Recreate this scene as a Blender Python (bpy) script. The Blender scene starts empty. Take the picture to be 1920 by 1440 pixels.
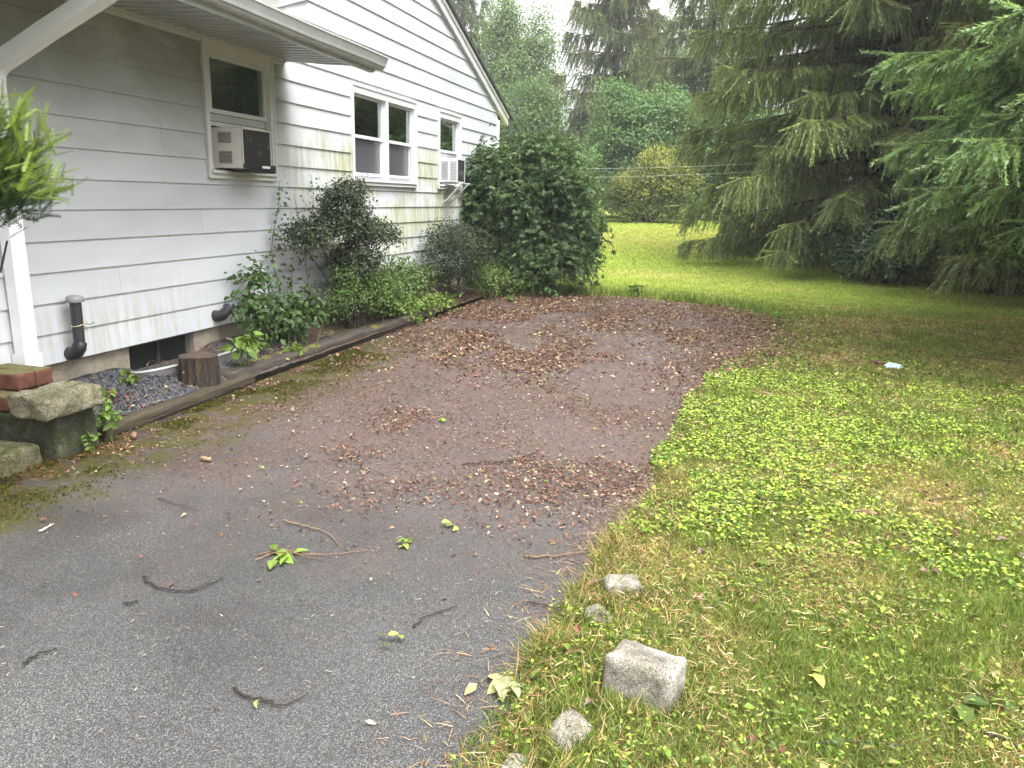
import bpy, bmesh, math, random
import numpy as np
from mathutils import Vector, Matrix
sc = bpy.context.scene
col = sc.collection
R = math.radians
rng = np.random.default_rng(7)
random.seed(7)

# ------------------------------------------------------------------ camera
cam = bpy.data.objects.new('camera', bpy.data.cameras.new('camera'))
col.objects.link(cam)
_r = (0.95895401, 0.28235941, 0.02608391)
_u = (-0.09074268, 0.21842465, 0.97162567)
_f = (-0.26865028, 0.93411125, -0.23508124)
cam.matrix_world = Matrix(((_r[0], _u[0], -_f[0], 0), (_r[1], _u[1], -_f[1], 0), (_r[2], _u[2], -_f[2], 1.55), (0, 0, 0, 1)))
cam.data.sensor_width = 36; cam.data.lens = 27.04
cam.data.clip_start = 0.05; cam.data.clip_end = 1000
sc.camera = cam

# ------------------------------------------------------------------ sky, sun, exposure
SUN_EL, SUN_AZ = R(64), R(120)
w = bpy.data.worlds.new('World'); sc.world = w; w.use_nodes = True
nt = w.node_tree; nt.nodes.clear()
sky = nt.nodes.new('ShaderNodeTexSky'); sky.sky_type = 'NISHITA'; sky.sun_disc = False
sky.sun_elevation = SUN_EL; sky.sun_rotation = SUN_AZ
sky.air_density = 1.0; sky.dust_density = 4.0
hs = nt.nodes.new('ShaderNodeHueSaturation'); hs.inputs['Saturation'].default_value = 0.07
hs.inputs['Value'].default_value = 1.0
bg = nt.nodes.new('ShaderNodeBackground'); bg.inputs['Strength'].default_value = 0.15
wo = nt.nodes.new('ShaderNodeOutputWorld')
# overcast: the cloud cover is brightest overhead and dimmer towards the horizon
tc = nt.nodes.new('ShaderNodeTexCoord'); sx = nt.nodes.new('ShaderNodeSeparateXYZ'); mr = nt.nodes.new('ShaderNodeMapRange')
mr.inputs[1].default_value = 0; mr.inputs[2].default_value = 1; mr.inputs[3].default_value = .45; mr.inputs[4].default_value = 2.1
mu = nt.nodes.new('ShaderNodeMix'); mu.data_type = 'RGBA'; mu.blend_type = 'MULTIPLY'; mu.inputs[0].default_value = 1
nt.links.new(tc.outputs['Generated'], sx.inputs[0]); nt.links.new(sx.outputs[2], mr.inputs[0]); nt.links.new(mr.outputs[0], mu.inputs[7])
nt.links.new(sky.outputs[0], hs.inputs['Color']); nt.links.new(hs.outputs[0], mu.inputs[6]); nt.links.new(mu.outputs[2], bg.inputs[0]); nt.links.new(bg.outputs[0], wo.inputs[0])
sl = bpy.data.lights.new('sun', 'SUN'); sl.energy = .55; sl.angle = R(35); sl.color = (1, .96, .9)
so = bpy.data.objects.new('sun', sl); col.objects.link(so)
sd = Vector((math.sin(SUN_AZ)*math.cos(SUN_EL), math.cos(SUN_AZ)*math.cos(SUN_EL), math.sin(SUN_EL)))
so.rotation_euler = sd.to_track_quat('Z', 'Y').to_euler(); so.location = (20, 5, 40)
sc.view_settings.view_transform = 'Standard'; sc.view_settings.look = 'None'
sc.view_settings.exposure = 1.7; sc.view_settings.gamma = 1
sc.render.engine = 'CYCLES'
sc.cycles.max_bounces = 8; sc.cycles.diffuse_bounces = 5; sc.cycles.glossy_bounces = 2
sc.cycles.transmission_bounces = 4; sc.cycles.transparent_max_bounces = 8; sc.cycles.volume_bounces = 0
sc.cycles.use_denoising = True; sc.cycles.denoiser = 'OPENIMAGEDENOISE'
sc.cycles.sample_clamp_indirect = 4

# ------------------------------------------------------------------ helpers: tags and meshes
def tag(o, label=None, cat=None, group=None, kind=None):
    if label: o['label'] = label
    if cat: o['category'] = cat
    if group: o['group'] = group
    if kind: o['kind'] = kind
    return o

def empty(name, loc=(0, 0, 0), label=None, cat=None, group=None):
    o = bpy.data.objects.new(name, None); col.objects.link(o); o.location = loc
    o.empty_display_size = .1
    return tag(o, label, cat, group)

class PB:
    """collects vertices and faces (numpy) and links them as one mesh object"""
    def __init__(s): s.v = []; s.f = []; s.c = []; s.m = []; s.n = 0
    def add(s, V, F, c=(1, 1, 1), m=0):
        V = np.asarray(V, float).reshape(-1, 3); F = np.asarray(F, int)
        if len(V) == 0: return s
        c = np.asarray(c, float)
        if c.ndim == 1: c = np.tile(c, (len(V), 1))
        s.v.append(V); s.c.append(c); s.f.append(F + s.n); s.m.append(np.full(len(F), m)); s.n += len(V)
        return s
    def build(s, name, mats, parent=None, smooth=False, origin=None):
        me = bpy.data.meshes.new(name)
        V = np.concatenate(s.v); C = np.concatenate(s.c)
        if origin is not None: V = V - np.asarray(origin)
        tot = np.concatenate([np.full(len(f), f.shape[1]) for f in s.f])
        idx = np.concatenate([f.ravel() for f in s.f])
        me.vertices.add(len(V)); me.vertices.foreach_set('co', V.astype(np.float32).ravel())
        me.loops.add(len(idx)); me.loops.foreach_set('vertex_index', idx.astype(np.int32))
        me.polygons.add(len(tot))
        st = np.concatenate([[0], np.cumsum(tot)[:-1]])
        me.polygons.foreach_set('loop_start', st.astype(np.int32))
        me.polygons.foreach_set('loop_total', tot.astype(np.int32))
        me.polygons.foreach_set('material_index', np.concatenate(s.m).astype(np.int32))
        me.polygons.foreach_set('use_smooth', np.full(len(tot), bool(smooth)))
        a = me.color_attributes.new('Col', 'FLOAT_COLOR', 'POINT')
        a.data.foreach_set('color', np.concatenate([C, np.ones((len(C), 1))], 1).astype(np.float32).ravel())
        me.update(calc_edges=True); me.validate()
        for m in (mats if isinstance(mats, (list, tuple)) else [mats]): me.materials.append(m)
        o = bpy.data.objects.new(name, me); col.objects.link(o)
        if parent: o.parent = parent
        if origin is not None: o.location = origin
        return o
    # simple shapes
    def box(s, x0, x1, y0, y1, z0, z1, m=0, c=(1, 1, 1)):
        V = [(x, y, z) for x in (x0, x1) for y in (y0, y1) for z in (z0, z1)]
        F = [(0, 1, 3, 2), (4, 6, 7, 5), (0, 4, 5, 1), (2, 3, 7, 6), (0, 2, 6, 4), (1, 5, 7, 3)]
        return s.add(V, F, c, m)
    def tube(s, P, r, n=8, c=(1, 1, 1), m=0, cap=True):
        V, F = tube(P, r, n); s.add(V, F, c, m)
        if cap:
            for k in (0, len(P)-1):
                ring = V[k*n:(k+1)*n]; s.add(np.vstack([ring, ring.mean(0)]), [(i, (i+1) % n, n) for i in range(n)], c if np.ndim(c) == 1 else c[0], m)
        return s

def nrm(a): return a/np.maximum(np.linalg.norm(a, axis=-1, keepdims=True), 1e-9)

def tube(P, r, n=8):
    P = np.asarray(P, float); k = len(P); r = np.broadcast_to(np.asarray(r, float), (k,))
    T = nrm(np.gradient(P, axis=0))
    ref = np.array([0, 0, 1.]) if abs(T[:, 2]).mean() < .8 else np.array([1., 0, 0])
    A = nrm(np.cross(T, ref)); B = np.cross(T, A)
    a = np.linspace(0, 2*math.pi, n, endpoint=False)
    V = P[:, None] + r[:, None, None]*(np.cos(a)[None, :, None]*A[:, None] + np.sin(a)[None, :, None]*B[:, None])
    F = [(i*n+j, i*n+(j+1) % n, (i+1)*n+(j+1) % n, (i+1)*n+j) for i in range(k-1) for j in range(n)]
    return V.reshape(-1, 3), np.array(F)

def frames(d, up=None):
    """rotation matrices whose Y column is d and Z column close to up"""
    d = nrm(d)
    if up is None: up = np.tile([0, 0, 1.], (len(d), 1))
    x = np.cross(d, up); bad = np.linalg.norm(x, axis=1) < 1e-3
    x[bad] = np.cross(d[bad], [1., 0.2, 0]); x = nrm(x); z = np.cross(x, d)
    return np.stack([x, d, z], -1)

def scatter(pb, T, P, Rm, S, C, m=0, cg=None):
    """copies of template T=(verts, faces) into the PB; cg = per template vertex colour gain"""
    tv, tf = np.asarray(T[0], float), np.asarray(T[1], int)
    N = len(P)
    if N == 0: return
    S = np.asarray(S, float)
    if S.ndim == 1: S = S[:, None]*np.ones(3)
    V = np.einsum('nij,nkj->nki', Rm, tv[None]*S[:, None, :]) + P[:, None]
    F = (tf[None] + (np.arange(N)*len(tv))[:, None, None]).reshape(-1, tf.shape[1])
    C = np.broadcast_to(np.asarray(C, float), (N, 3))
    Cv = np.repeat(C[:, None], len(tv), 1)
    if cg is not None: Cv = Cv*np.asarray(cg)[None, :, None]
    pb.add(V.reshape(-1, 3), F, Cv.reshape(-1, 3), m)

_tab = np.random.default_rng(3).random((256, 256))
def vn(x, y, sc_=1., seed=0):
    x = np.asarray(x, float)/sc_ + seed*17.3; y = np.asarray(y, float)/sc_ + seed*9.7
    xi = np.floor(x).astype(int); yi = np.floor(y).astype(int); fx = x-xi; fy = y-yi
    fx = fx*fx*(3-2*fx); fy = fy*fy*(3-2*fy)
    g = lambda a, b: _tab[a % 256, b % 256]
    return (g(xi, yi)*(1-fx)+g(xi+1, yi)*fx)*(1-fy)+(g(xi, yi+1)*(1-fx)+g(xi+1, yi+1)*fx)*fy
def fbm(x, y, s, seed=0): return (vn(x, y, s, seed)*.55+vn(x, y, s/2.1, seed+1)*.3+vn(x, y, s/4.3, seed+2)*.15)
def sstep(a, b, x):
    t = np.clip((np.asarray(x, float)-a)/(b-a), 0, 1); return t*t*(3-2*t)
def rdir(n):
    v = rng.normal(size=(n, 3)); return nrm(v)
def jit(c, n, a=.25, b=.12):
    """n colours around c: value jitter a, hue jitter b"""
    c = np.asarray(c, float)
    return np.clip(c*(1+rng.uniform(-a, a, (n, 1)))*(1+rng.uniform(-b, b, (n, 3))), .003, 1)

# ------------------------------------------------------------------ helpers: materials
class NB:
    def __init__(s, name):
        s.m = bpy.data.materials.new(name); s.m.use_nodes = True; s.t = s.m.node_tree; s.t.nodes.clear()
        s.out = s.n('ShaderNodeOutputMaterial')
    def n(s, typ, **k):
        nd = s.t.nodes.new(typ)
        for a, b in k.items(): setattr(nd, a, b)
        return nd
    def l(s, a, b): s.t.links.new(a, b)
    def sin(s, sock, v):
        if hasattr(v, 'links'): s.l(v, sock)
        elif isinstance(v, tuple) and len(v) == 3 and sock.type == 'RGBA': sock.default_value = (*v, 1)
        else: sock.default_value = v
    def pos(s): return s.n('ShaderNodeNewGeometry').outputs['Position']
    def obj(s): return s.n('ShaderNodeTexCoord').outputs['Object']
    def mapn(s, v, scale=(1, 1, 1), loc=(0, 0, 0)):
        m = s.n('ShaderNodeMapping'); s.l(v, m.inputs[0]); m.inputs['Scale'].default_value = scale; m.inputs['Location'].default_value = loc; return m.outputs[0]
    def noise(s, v, scale, detail=4, rough=.55, dist=0):
        q = s.n('ShaderNodeTexNoise'); s.l(v, q.inputs['Vector']); q.inputs['Scale'].default_value = scale
        q.inputs['Detail'].default_value = detail; q.inputs['Roughness'].default_value = rough; q.inputs['Distortion'].default_value = dist
        return q.outputs['Fac']
    def voro(s, v, scale, out='Distance', feat='F1', rand=1):
        q = s.n('ShaderNodeTexVoronoi', feature=feat); s.l(v, q.inputs['Vector']); q.inputs['Scale'].default_value = scale
        q.inputs['Randomness'].default_value = rand
        return q.outputs[out]
    def ramp(s, f, *stops):
        q = s.n('ShaderNodeValToRGB'); s.l(f, q.inputs[0]); e = q.color_ramp.elements
        while len(e) < len(stops): e.new(.5)
        for el, (p, c) in zip(e, stops):
            el.position = p; el.color = (*c, 1) if isinstance(c, tuple) else (c, c, c, 1)
        return q.outputs[0]
    def mr(s, f, a, b, c=0., d=1.):
        q = s.n('ShaderNodeMapRange', interpolation_type='SMOOTHSTEP'); s.l(f, q.inputs[0])
        for i, v in enumerate((a, b, c, d)): q.inputs[1+i].default_value = v
        return q.outputs[0]
    def math(s, op, a, b=0.):
        q = s.n('ShaderNodeMath', operation=op); s.sin(q.inputs[0], a); s.sin(q.inputs[1], b); return q.outputs[0]
    def mix(s, f, a, b, blend='MIX'):
        q = s.n('ShaderNodeMix', data_type='RGBA', blend_type=blend); s.sin(q.inputs[0], f); s.sin(q.inputs[6], a); s.sin(q.inputs[7], b); return q.outputs[2]
    def xyz(s, v):
        q = s.n('ShaderNodeSeparateXYZ'); s.l(v, q.inputs[0]); return q.outputs
    def attr(s): return s.n('ShaderNodeAttribute', attribute_name='Col').outputs['Color']
    def bump(s, h, strength=.5, dist=.01, nrmin=None):
        q = s.n('ShaderNodeBump'); s.l(h, q.inputs['Height']); q.inputs['Strength'].default_value = strength; q.inputs['Distance'].default_value = dist
        if nrmin: s.l(nrmin, q.inputs['Normal'])
        return q.outputs[0]
    def prin(s, c, rough=.6, bump=None, spec=.4, metal=0.):
        q = s.n('ShaderNodeBsdfPrincipled'); s.sin(q.inputs['Base Color'], c); s.sin(q.inputs['Roughness'], rough)
        q.inputs['Specular IOR Level'].default_value = spec; q.inputs['Metallic'].default_value = metal
        if bump: s.l(bump, q.inputs['Normal'])
        return q.outputs[0]
    def done(s, sh): s.l(sh, s.out.inputs[0]); return s.m

def leafmat(name, trans=.3, rough=.5, spec=.35, tint=(1.25, 1.2, .6)):
    b = NB(name); c = b.attr()
    n = b.noise(b.obj(), 9, 2); c2 = b.mix(1., c, b.ramp(n, (.3, .72), (.7, 1.2)), 'MULTIPLY')
    p = b.prin(c2, rough, spec=spec)
    t = b.n('ShaderNodeBsdfTranslucent'); b.l(b.mix(1., c2, tint, 'MULTIPLY'), t.inputs[0])
    mx = b.n('ShaderNodeMixShader'); mx.inputs[0].default_value = trans
    b.l(p, mx.inputs[1]); b.l(t.outputs[0], mx.inputs[2])
    return b.done(mx.outputs[0])
M = {}
M['leaf'] = leafmat('leaf', .32, .5, .3)
M['gloss_leaf'] = leafmat('glossy_leaf', .15, .36, .5, (1.2, 1.3, .5))
M['dull_leaf'] = leafmat('dull_leaf', .2, .5, .25, (1.2, 1.3, .5))
M['needle'] = leafmat('needle', .38, .6, .25)
M['grass'] = leafmat('grass_blade', .35, .6, .2, (1.2, 1.1, .7))
M['dead_leaf'] = leafmat('dead_leaf', .12, .42, .45, (1.2, .9, .6))

def colmat(name, rough=.6, spec=.4, var=.25, nscale=20, bumps=.2, bscale=60, bd=.004, metal=0.):
    """paint-like material: vertex colour varied by noise"""
    b = NB(name); v = b.obj(); n = b.noise(v, nscale, 5)
    c = b.mix(1., b.attr(), b.ramp(n, (.25, 1-var), (.75, 1+var*.6)), 'MULTIPLY')
    bp = b.bump(b.noise(v, bscale, 4), bumps, bd)
    return b.done(b.prin(c, rough, bp, spec, metal))
M['paint'] = colmat('weathered_white_paint', .45, .4, .1, 6, .15, 40, .002)
M['metal'] = colmat('aluminium', .38, .5, .12, 8, .1, 30, .002, .0)
M['black_plastic'] = colmat('black_pipe_plastic', .35, .5, .3, 15, .1, 60, .002)
M['bark'] = colmat('bark', .85, .2, .5, 14, .9, 35, .02)
M['stick'] = colmat('stick', .8, .2, .35, 40, .6, 120, .004)
M['interior'] = colmat('interior', .8, .2, .1, 2, 0, 10, .001)

def wall_material():
    b = NB('white_clapboard'); v = b.pos(); x = b.xyz(v)
    big = b.noise(b.mapn(v, (1, .5, 1.2)), 1.6, 4)
    c = b.ramp(big, (.3, (.47, .485, .515)), (.62, (.56, .575, .602)))
    # horizontal grime and a slightly different tone for each board length
    brd = b.n('ShaderNodeTexWhiteNoise', noise_dimensions='2D')
    iy = b.math('FLOOR', b.math('MULTIPLY', b.math('ADD', x[1], b.math('MULTIPLY', b.math('FLOOR', b.math('MULTIPLY', b.math('SUBTRACT', x[2], .38), 4.931)), 1.37)), .27))
    cb = b.n('ShaderNodeCombineXYZ'); b.l(iy, cb.inputs[0]); b.l(b.math('FLOOR', b.math('MULTIPLY', b.math('SUBTRACT', x[2], .38), 4.931)), cb.inputs[1])
    b.l(cb.outputs[0], brd.inputs['Vector'])
    c = b.mix(1., c, b.ramp(brd.outputs['Value'], (0., .93), (1., 1.03)), 'MULTIPLY')
    # green algae runs: vertical streaks below the windows and along the middle of the wall
    st = b.noise(b.mapn(v, (1, 14, 1.3)), 1.5, 5, .65)
    patch = b.noise(b.mapn(v, (1, .8, 2.0)), 1.3, 3)
    yb = b.math('MULTIPLY', b.mr(x[1], 6.6, 7.8), b.mr(x[1], 15.5, 14.0))
    zb = b.math('MULTIPLY', b.mr(x[2], .55, 1.0), b.mr(x[2], 2.65, 1.8))
    reg = b.math('MULTIPLY', yb, zb)
    low = b.math('MULTIPLY', b.mr(x[2], 1.0, .5), b.math('MULTIPLY', b.mr(x[1], 3.2, 4.2), b.mr(x[1], 6.6, 5.0)))
    al = b.math('MULTIPLY', b.math('MULTIPLY', b.mr(st, .38, .62), b.mr(patch, .32, .58)), b.math('ADD', reg, b.math('MULTIPLY', low, .3)))
    c = b.mix(b.math('MINIMUM', b.math('MULTIPLY', al, 1.1), .85), c, (.25, .26, .10))
    haze_ = b.math('MULTIPLY', b.math('MULTIPLY', reg, b.mr(patch, .35, .7)), .4)
    c = b.mix(haze_, c, (.50, .51, .36))
    jl = b.math('FRACT', b.math('MULTIPLY', b.math('ADD', x[1], b.math('MULTIPLY', b.math('FLOOR', b.math('MULTIPLY', b.math('SUBTRACT', x[2], .38), 4.931)), 1.37)), .27))
    c = b.mix(b.math('MULTIPLY', b.mr(jl, .0016, .0006), .6), c, (.2, .2, .19))
    dr_ = b.math('MULTIPLY', b.mr(b.math('ABSOLUTE', b.math('SUBTRACT', b.math('PINGPONG', b.math('SUBTRACT', x[1], 5.22), 1.22), 0.)), .03, .006), b.mr(b.noise(b.mapn(v, (1, 5, 1.6)), 9, 4, .7), .56, .66))
    c = b.mix(b.math('MULTIPLY', dr_, .5), c, (.22, .22, .2))
    # dark specks and mildew under the porch roof
    sp = b.mr(b.noise(b.mapn(v, (1, 1.2, .5)), 16, 4, .7), .66, .78)
    c = b.mix(b.math('MULTIPLY', sp, .45), c, (.28, .28, .26))
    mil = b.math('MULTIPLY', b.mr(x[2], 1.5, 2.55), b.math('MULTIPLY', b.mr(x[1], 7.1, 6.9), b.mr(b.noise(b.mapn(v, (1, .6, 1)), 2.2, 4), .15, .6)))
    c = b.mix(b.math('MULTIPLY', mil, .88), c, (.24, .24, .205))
    bp = b.bump(b.noise(b.mapn(v, (1, .35, 1)), 5, 4), .25, .012)
    bp = b.bump(b.noise(b.mapn(v, (1, .1, 1)), 120, 2), .12, .002, bp)
    return b.done(b.prin(c, .5, bp, .35))
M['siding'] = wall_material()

def asphalt():
    b = NB('asphalt'); v = b.pos(); x = b.xyz(v)
    agg = b.voro(v, 300, 'Color'); ag = b.n('ShaderNodeSeparateColor'); b.l(agg, ag.inputs[0])
    agd = b.voro(v, 300)
    big = b.noise(v, .55, 4); mid = b.noise(v, 3.0, 5)
    base = b.ramp(big, (.35, .066), (.65, .112))
    sp = b.ramp(ag.outputs[0], (.0, .42), (.5, .8), (.82, 1.2), (1., 2.5))
    c = b.mix(1., base, sp, 'MULTIPLY')
    c = b.mix(1., c, b.ramp(agd, (.3, 1.), (.75, .55)), 'MULTIPLY')
    c = b.mix(1., c, (.94, .925, .90), 'MULTIPLY')
    # damp darker band crossing, far half stained by rotted leaves
    damp = b.math('MULTIPLY', b.mr(b.noise(b.mapn(v, (1, 1.4, 1), (3.1, 1.7, 0)), .7, 4), .42, .62), b.mr(x[0], -.9, -2.2))
    c = b.mix(b.math('MULTIPLY', damp, .85), c, b.mix(1., c, (.5, .48, .48), 'MULTIPLY'))
    dirt = b.math('MULTIPLY', b.mr(b.math('ADD', x[1], b.math('MULTIPLY', mid, 2.6)), 3.4, 6.0), b.ramp(b.noise(v, 1.9, 5, .65), (.25, .45), (.6, 1.)))
    spd = b.ramp(b.noise(v, 55, 4, .7), (.3, (.022, .013, .010)), (.5, (.092, .058, .047)), (.72, (.155, .110, .092)))
    for (cx_, cy_, r0_, st_) in ((-1.75, 9.35, .80, 1.5), (-1.45, 9.2, 1.25, 1.3)):
        dx_ = b.math('SUBTRACT', x[0], cx_); dy_ = b.math('DIVIDE', b.math('SUBTRACT', x[1], cy_), st_)
        rr_ = b.math('SQRT', b.math('ADD', b.math('MULTIPLY', dx_, dx_), b.math('MULTIPLY', dy_, dy_)))
        rr_ = b.math('ABSOLUTE', b.math('SUBTRACT', rr_, b.math('ADD', b.math('MULTIPLY', b.noise(v, 1.2, 2), .12), r0_-.06)))
        ring_ = b.math('MULTIPLY', b.mr(rr_, .06, .015), b.mr(b.noise(v, 1.1, 3), .48, .62))
        spd = b.mix(b.math('MULTIPLY', ring_, .55), spd, (.20, .17, .155))
    c = b.mix(b.math('MULTIPLY', dirt, .88), c, spd)
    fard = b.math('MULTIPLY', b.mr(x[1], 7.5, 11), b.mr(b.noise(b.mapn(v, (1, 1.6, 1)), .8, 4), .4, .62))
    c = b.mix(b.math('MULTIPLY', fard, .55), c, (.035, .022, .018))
    # edge soil at the right
    soil = b.mr(b.math('ADD', x[0], b.math('MULTIPLY', b.noise(v, 4, 4), .5)), -.42, .05)
    c = b.mix(b.math('MULTIPLY', soil, .45), c, (.06, .04, .026))
    # moss and black grit along the timbers
    mn = b.noise(v, 2.6, 5, .65)
    edge = b.math('ADD', x[0], b.math('MULTIPLY', mn, -1.25))
    mossr = b.math('MULTIPLY', b.mr(edge, -3.5, -4.0), b.mr(x[1], 9.0, 6.5))
    grit = b.math('MULTIPLY', b.mr(b.math('ADD', x[0], b.math('MULTIPLY', b.noise(v, 3.4, 4), -.5)), -3.6, -4.0), b.mr(x[1], 9.0, 7.0))
    c = b.mix(b.math('MULTIPLY', grit, .75), c, b.mix(1., c, (.36, .34, .34), 'MULTIPLY'))
    mossc = b.ramp(b.noise(v, 38, 4, .7), (.3, (.016, .016, .004)), (.55, (.055, .053, .008)), (.75, (.12, .10, .015)))
    c = b.mix(b.math('MULTIPLY', mossr, b.ramp(b.noise(v, 5.5, 4), (.38, .0), (.52, .95))), c, mossc)
    rough = b.mix(damp, (.62, .62, .62), (.5, .5, .5))
    bp = b.bump(agd, .55, .004); bp = b.bump(b.noise(v, 30, 4), .25, .006, bp)
    return b.done(b.prin(c, .62, bp, .35))
M['asphalt'] = asphalt()

def lawn():
    b = NB('lawn_soil'); v = b.pos(); x = b.xyz(v)
    n1 = b.noise(v, .45, 5, .6); n2 = b.noise(v, 14, 5, .7); n3 = b.noise(v, 90, 3, .7)
    g = b.ramp(n2, (.3, (.028, .034, .010)), (.55, (.07, .085, .02)), (.75, (.14, .13, .045)))
    straw = b.ramp(n3, (.3, (.05, .036, .018)), (.6, (.19, .145, .07)))
    c = b.mix(b.ramp(n1, (.38, 0.), (.62, .75)), g, straw)
    # the mown lawn beyond: even yellow green
    far = b.mr(x[1], 11., 16.)
    fg = b.ramp(b.noise(b.mapn(v, (1, .6, 1)), 7, 5, .75), (.3, (.20, .29, .05)), (.5, (.36, .45, .095)), (.75, (.50, .50, .16)))
    fg = b.mix(b.mr(b.noise(b.mapn(v, (.35, .8, 1)), .35, 3), .5, .68), fg, (.46, .40, .16))
    c = b.mix(far, c, fg)
    # bare needle floor below the conifers
    br = b.mr(b.math('ADD', b.math('SUBTRACT', x[0], b.math('MULTIPLY', b.math('SUBTRACT', 17.5, x[1]), .18)), b.math('MULTIPLY', b.noise(v, .8, 4), 1.8)), 2.3, 4.2)
    c = b.mix(b.math('MULTIPLY', br, b.mr(x[1], 8.5, 12.5)), c, b.ramp(n2, (.3, (.07, .055, .02)), (.65, (.20, .155, .055))))
    bp = b.bump(n2, .7, .03)
    return b.done(b.prin(c, .85, bp, .15))
M['lawn'] = lawn()

def gravel_mat():
    b = NB('dark_gravel_soil'); v = b.pos(); x = b.xyz(v)
    d = b.voro(v, 34); cc = b.voro(v, 34, 'Color'); s = b.n('ShaderNodeSeparateColor'); b.l(cc, s.inputs[0])
    c = b.ramp(s.outputs[0], (0., (.035, .036, .042)), (.8, (.085, .085, .095)), (1., (.16, .15, .15)))
    c = b.mix(1., c, b.ramp(d, (.35, 1.), (.8, .25)), 'MULTIPLY')
    soil = b.ramp(b.noise(v, 18, 5, .7), (.3, (.03, .018, .012)), (.6, (.10, .06, .04)), (.8, (.17, .11, .07)))
    f = b.math('MULTIPLY', b.mr(b.noise(v, 3, 4), .40, .56), b.mr(x[1], 4.6, 6.2))
    c = b.mix(b.math('MAXIMUM', f, b.mr(x[1], 5.6, 6.8)), c, soil)
    bp = b.bump(b.ramp(d, (0., 1.), (.7, 0.)), 1., .018)
    return b.done(b.prin(c, .6, bp, .4))
M['gravel'] = gravel_mat()

def stone(name, c0, c1, c2, moss=0., speck=160, rough=.8, mc=(.09, .10, .02)):
    b = NB(name); v = b.pos()
    n = b.noise(v, 9, 5, .65); c = b.ramp(n, (.25, c0), (.5, c1), (.75, c2))
    s = b.noise(v, speck, 2, .8); c = b.mix(1., c, b.ramp(s, (.34, .38), (.5, 1.), (.66, 1.6)), 'MULTIPLY')
    if moss:
        nz = b.xyz(b.n('ShaderNodeNewGeometry').outputs['Normal'])[2]
        f = b.math('MULTIPLY', b.mr(b.noise(v, 16, 5, .7), .62-.25*moss, .72-.2*moss), b.mr(nz, -.6, .9, .55, 1.))
        mm = b.ramp(b.noise(v, 90, 3, .7), (.3, tuple(q*.45 for q in mc)), (.7, tuple(q*1.3 for q in mc)))
        c = b.mix(f, c, mm)
    bp = b.bump(b.noise(v, 60, 8, .75), 1., .02)
    return b.done(b.prin(c, rough, bp, .25))
M['granite'] = stone('granite', (.12, .10, .075), (.34, .31, .26), (.52, .49, .44), .12, 200)
M['lichen_granite'] = stone('lichen_granite', (.09, .085, .05), (.22, .20, .135), (.36, .33, .24), .35, 150, mc=(.12, .12, .035))
M['mossy_concrete'] = stone('mossy_concrete', (.03, .03, .022), (.07, .068, .05), (.17, .16, .12), .75, 120, mc=(.05, .065, .012))
M['mossy_paver'] = stone('mossy_paver', (.08, .075, .045), (.16, .15, .09), (.24, .22, .14), .6, 110, mc=(.085, .095, .02))
M['concrete'] = stone('foundation_concrete', (.24, .20, .155), (.34, .29, .23), (.42, .38, .31), .08, 300)
def brick_mat():
    b = NB('red_brick'); v = b.pos(); n = b.noise(v, 14, 5, .6)
    c = b.ramp(n, (.3, (.085, .038, .026)), (.55, (.15, .062, .042)), (.75, (.20, .10, .07)))
    nz = b.xyz(b.n('ShaderNodeNewGeometry').outputs['Normal'])[2]
    f = b.math('MULTIPLY', b.mr(nz, .5, .9), b.mr(b.noise(v, 13, 5, .7), .36, .5))
    c = b.mix(f, c, b.ramp(b.noise(v, 70, 4, .7), (.3, (.06, .06, .02)), (.7, (.19, .19, .08))))
    return b.done(b.prin(c, .8, b.bump(b.noise(v, 70, 5), .6, .006), .25))
M['brick'] = brick_mat()
def timber_mat(name, c0, c1, moss):
    b = NB(name); v = b.pos(); g = b.noise(b.mapn(v, (30, 1.6, 30)), 2.2, 5, .65)
    c = b.ramp(g, (.3, c0), (.7, c1))
    nz = b.xyz(b.n('ShaderNodeNewGeometry').outputs['Normal'])[2]
    x = b.xyz(v)
    f = b.math('MULTIPLY', b.mr(b.noise(b.mapn(v, (1.4, .8, 1)), 3.2, 5, .6), .58-moss*.2, .66-moss*.2), b.mr(nz, .2, .9))
    c = b.mix(f, c, b.ramp(b.noise(v, 60, 4, .7), (.3, (.06, .062, .012)), (.7, (.19, .185, .03))))
    bp = b.bump(g, .9, .012)
    return b.done(b.prin(c, .75, bp, .3))
M['timber'] = timber_mat('wet_timber', (.016, .013, .011), (.085, .07, .058), .25)
M['timber_pale'] = timber_mat('weathered_timber', (.022, .018, .012), (.085, .066, .043), -.6)
def stump_mat():
    b = NB('stump_bark'); v = b.pos(); g = b.noise(b.mapn(v, (9, 9, 1.2)), 4, 5, .7)
    c = b.ramp(g, (.3, (.012, .010, .009)), (.55, (.045, .033, .024)), (.75, (.16, .11, .07)))
    sp = b.mr(b.noise(v, 32, 3), .68, .74); c = b.mix(sp, c, (.5, .45, .36))
    return b.done(b.prin(c, .8, b.bump(g, 1., .03), .25))
M['stump'] = stump_mat()
def shingle():
    b = NB('dark_shingle'); v = b.pos(); n = b.noise(v, 40, 4)
    return b.done(b.prin(b.ramp(n, (.3, .03), (.7, .09)), .9, b.bump(n, .5, .01), .2))
M['shingle'] = shingle()
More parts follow.
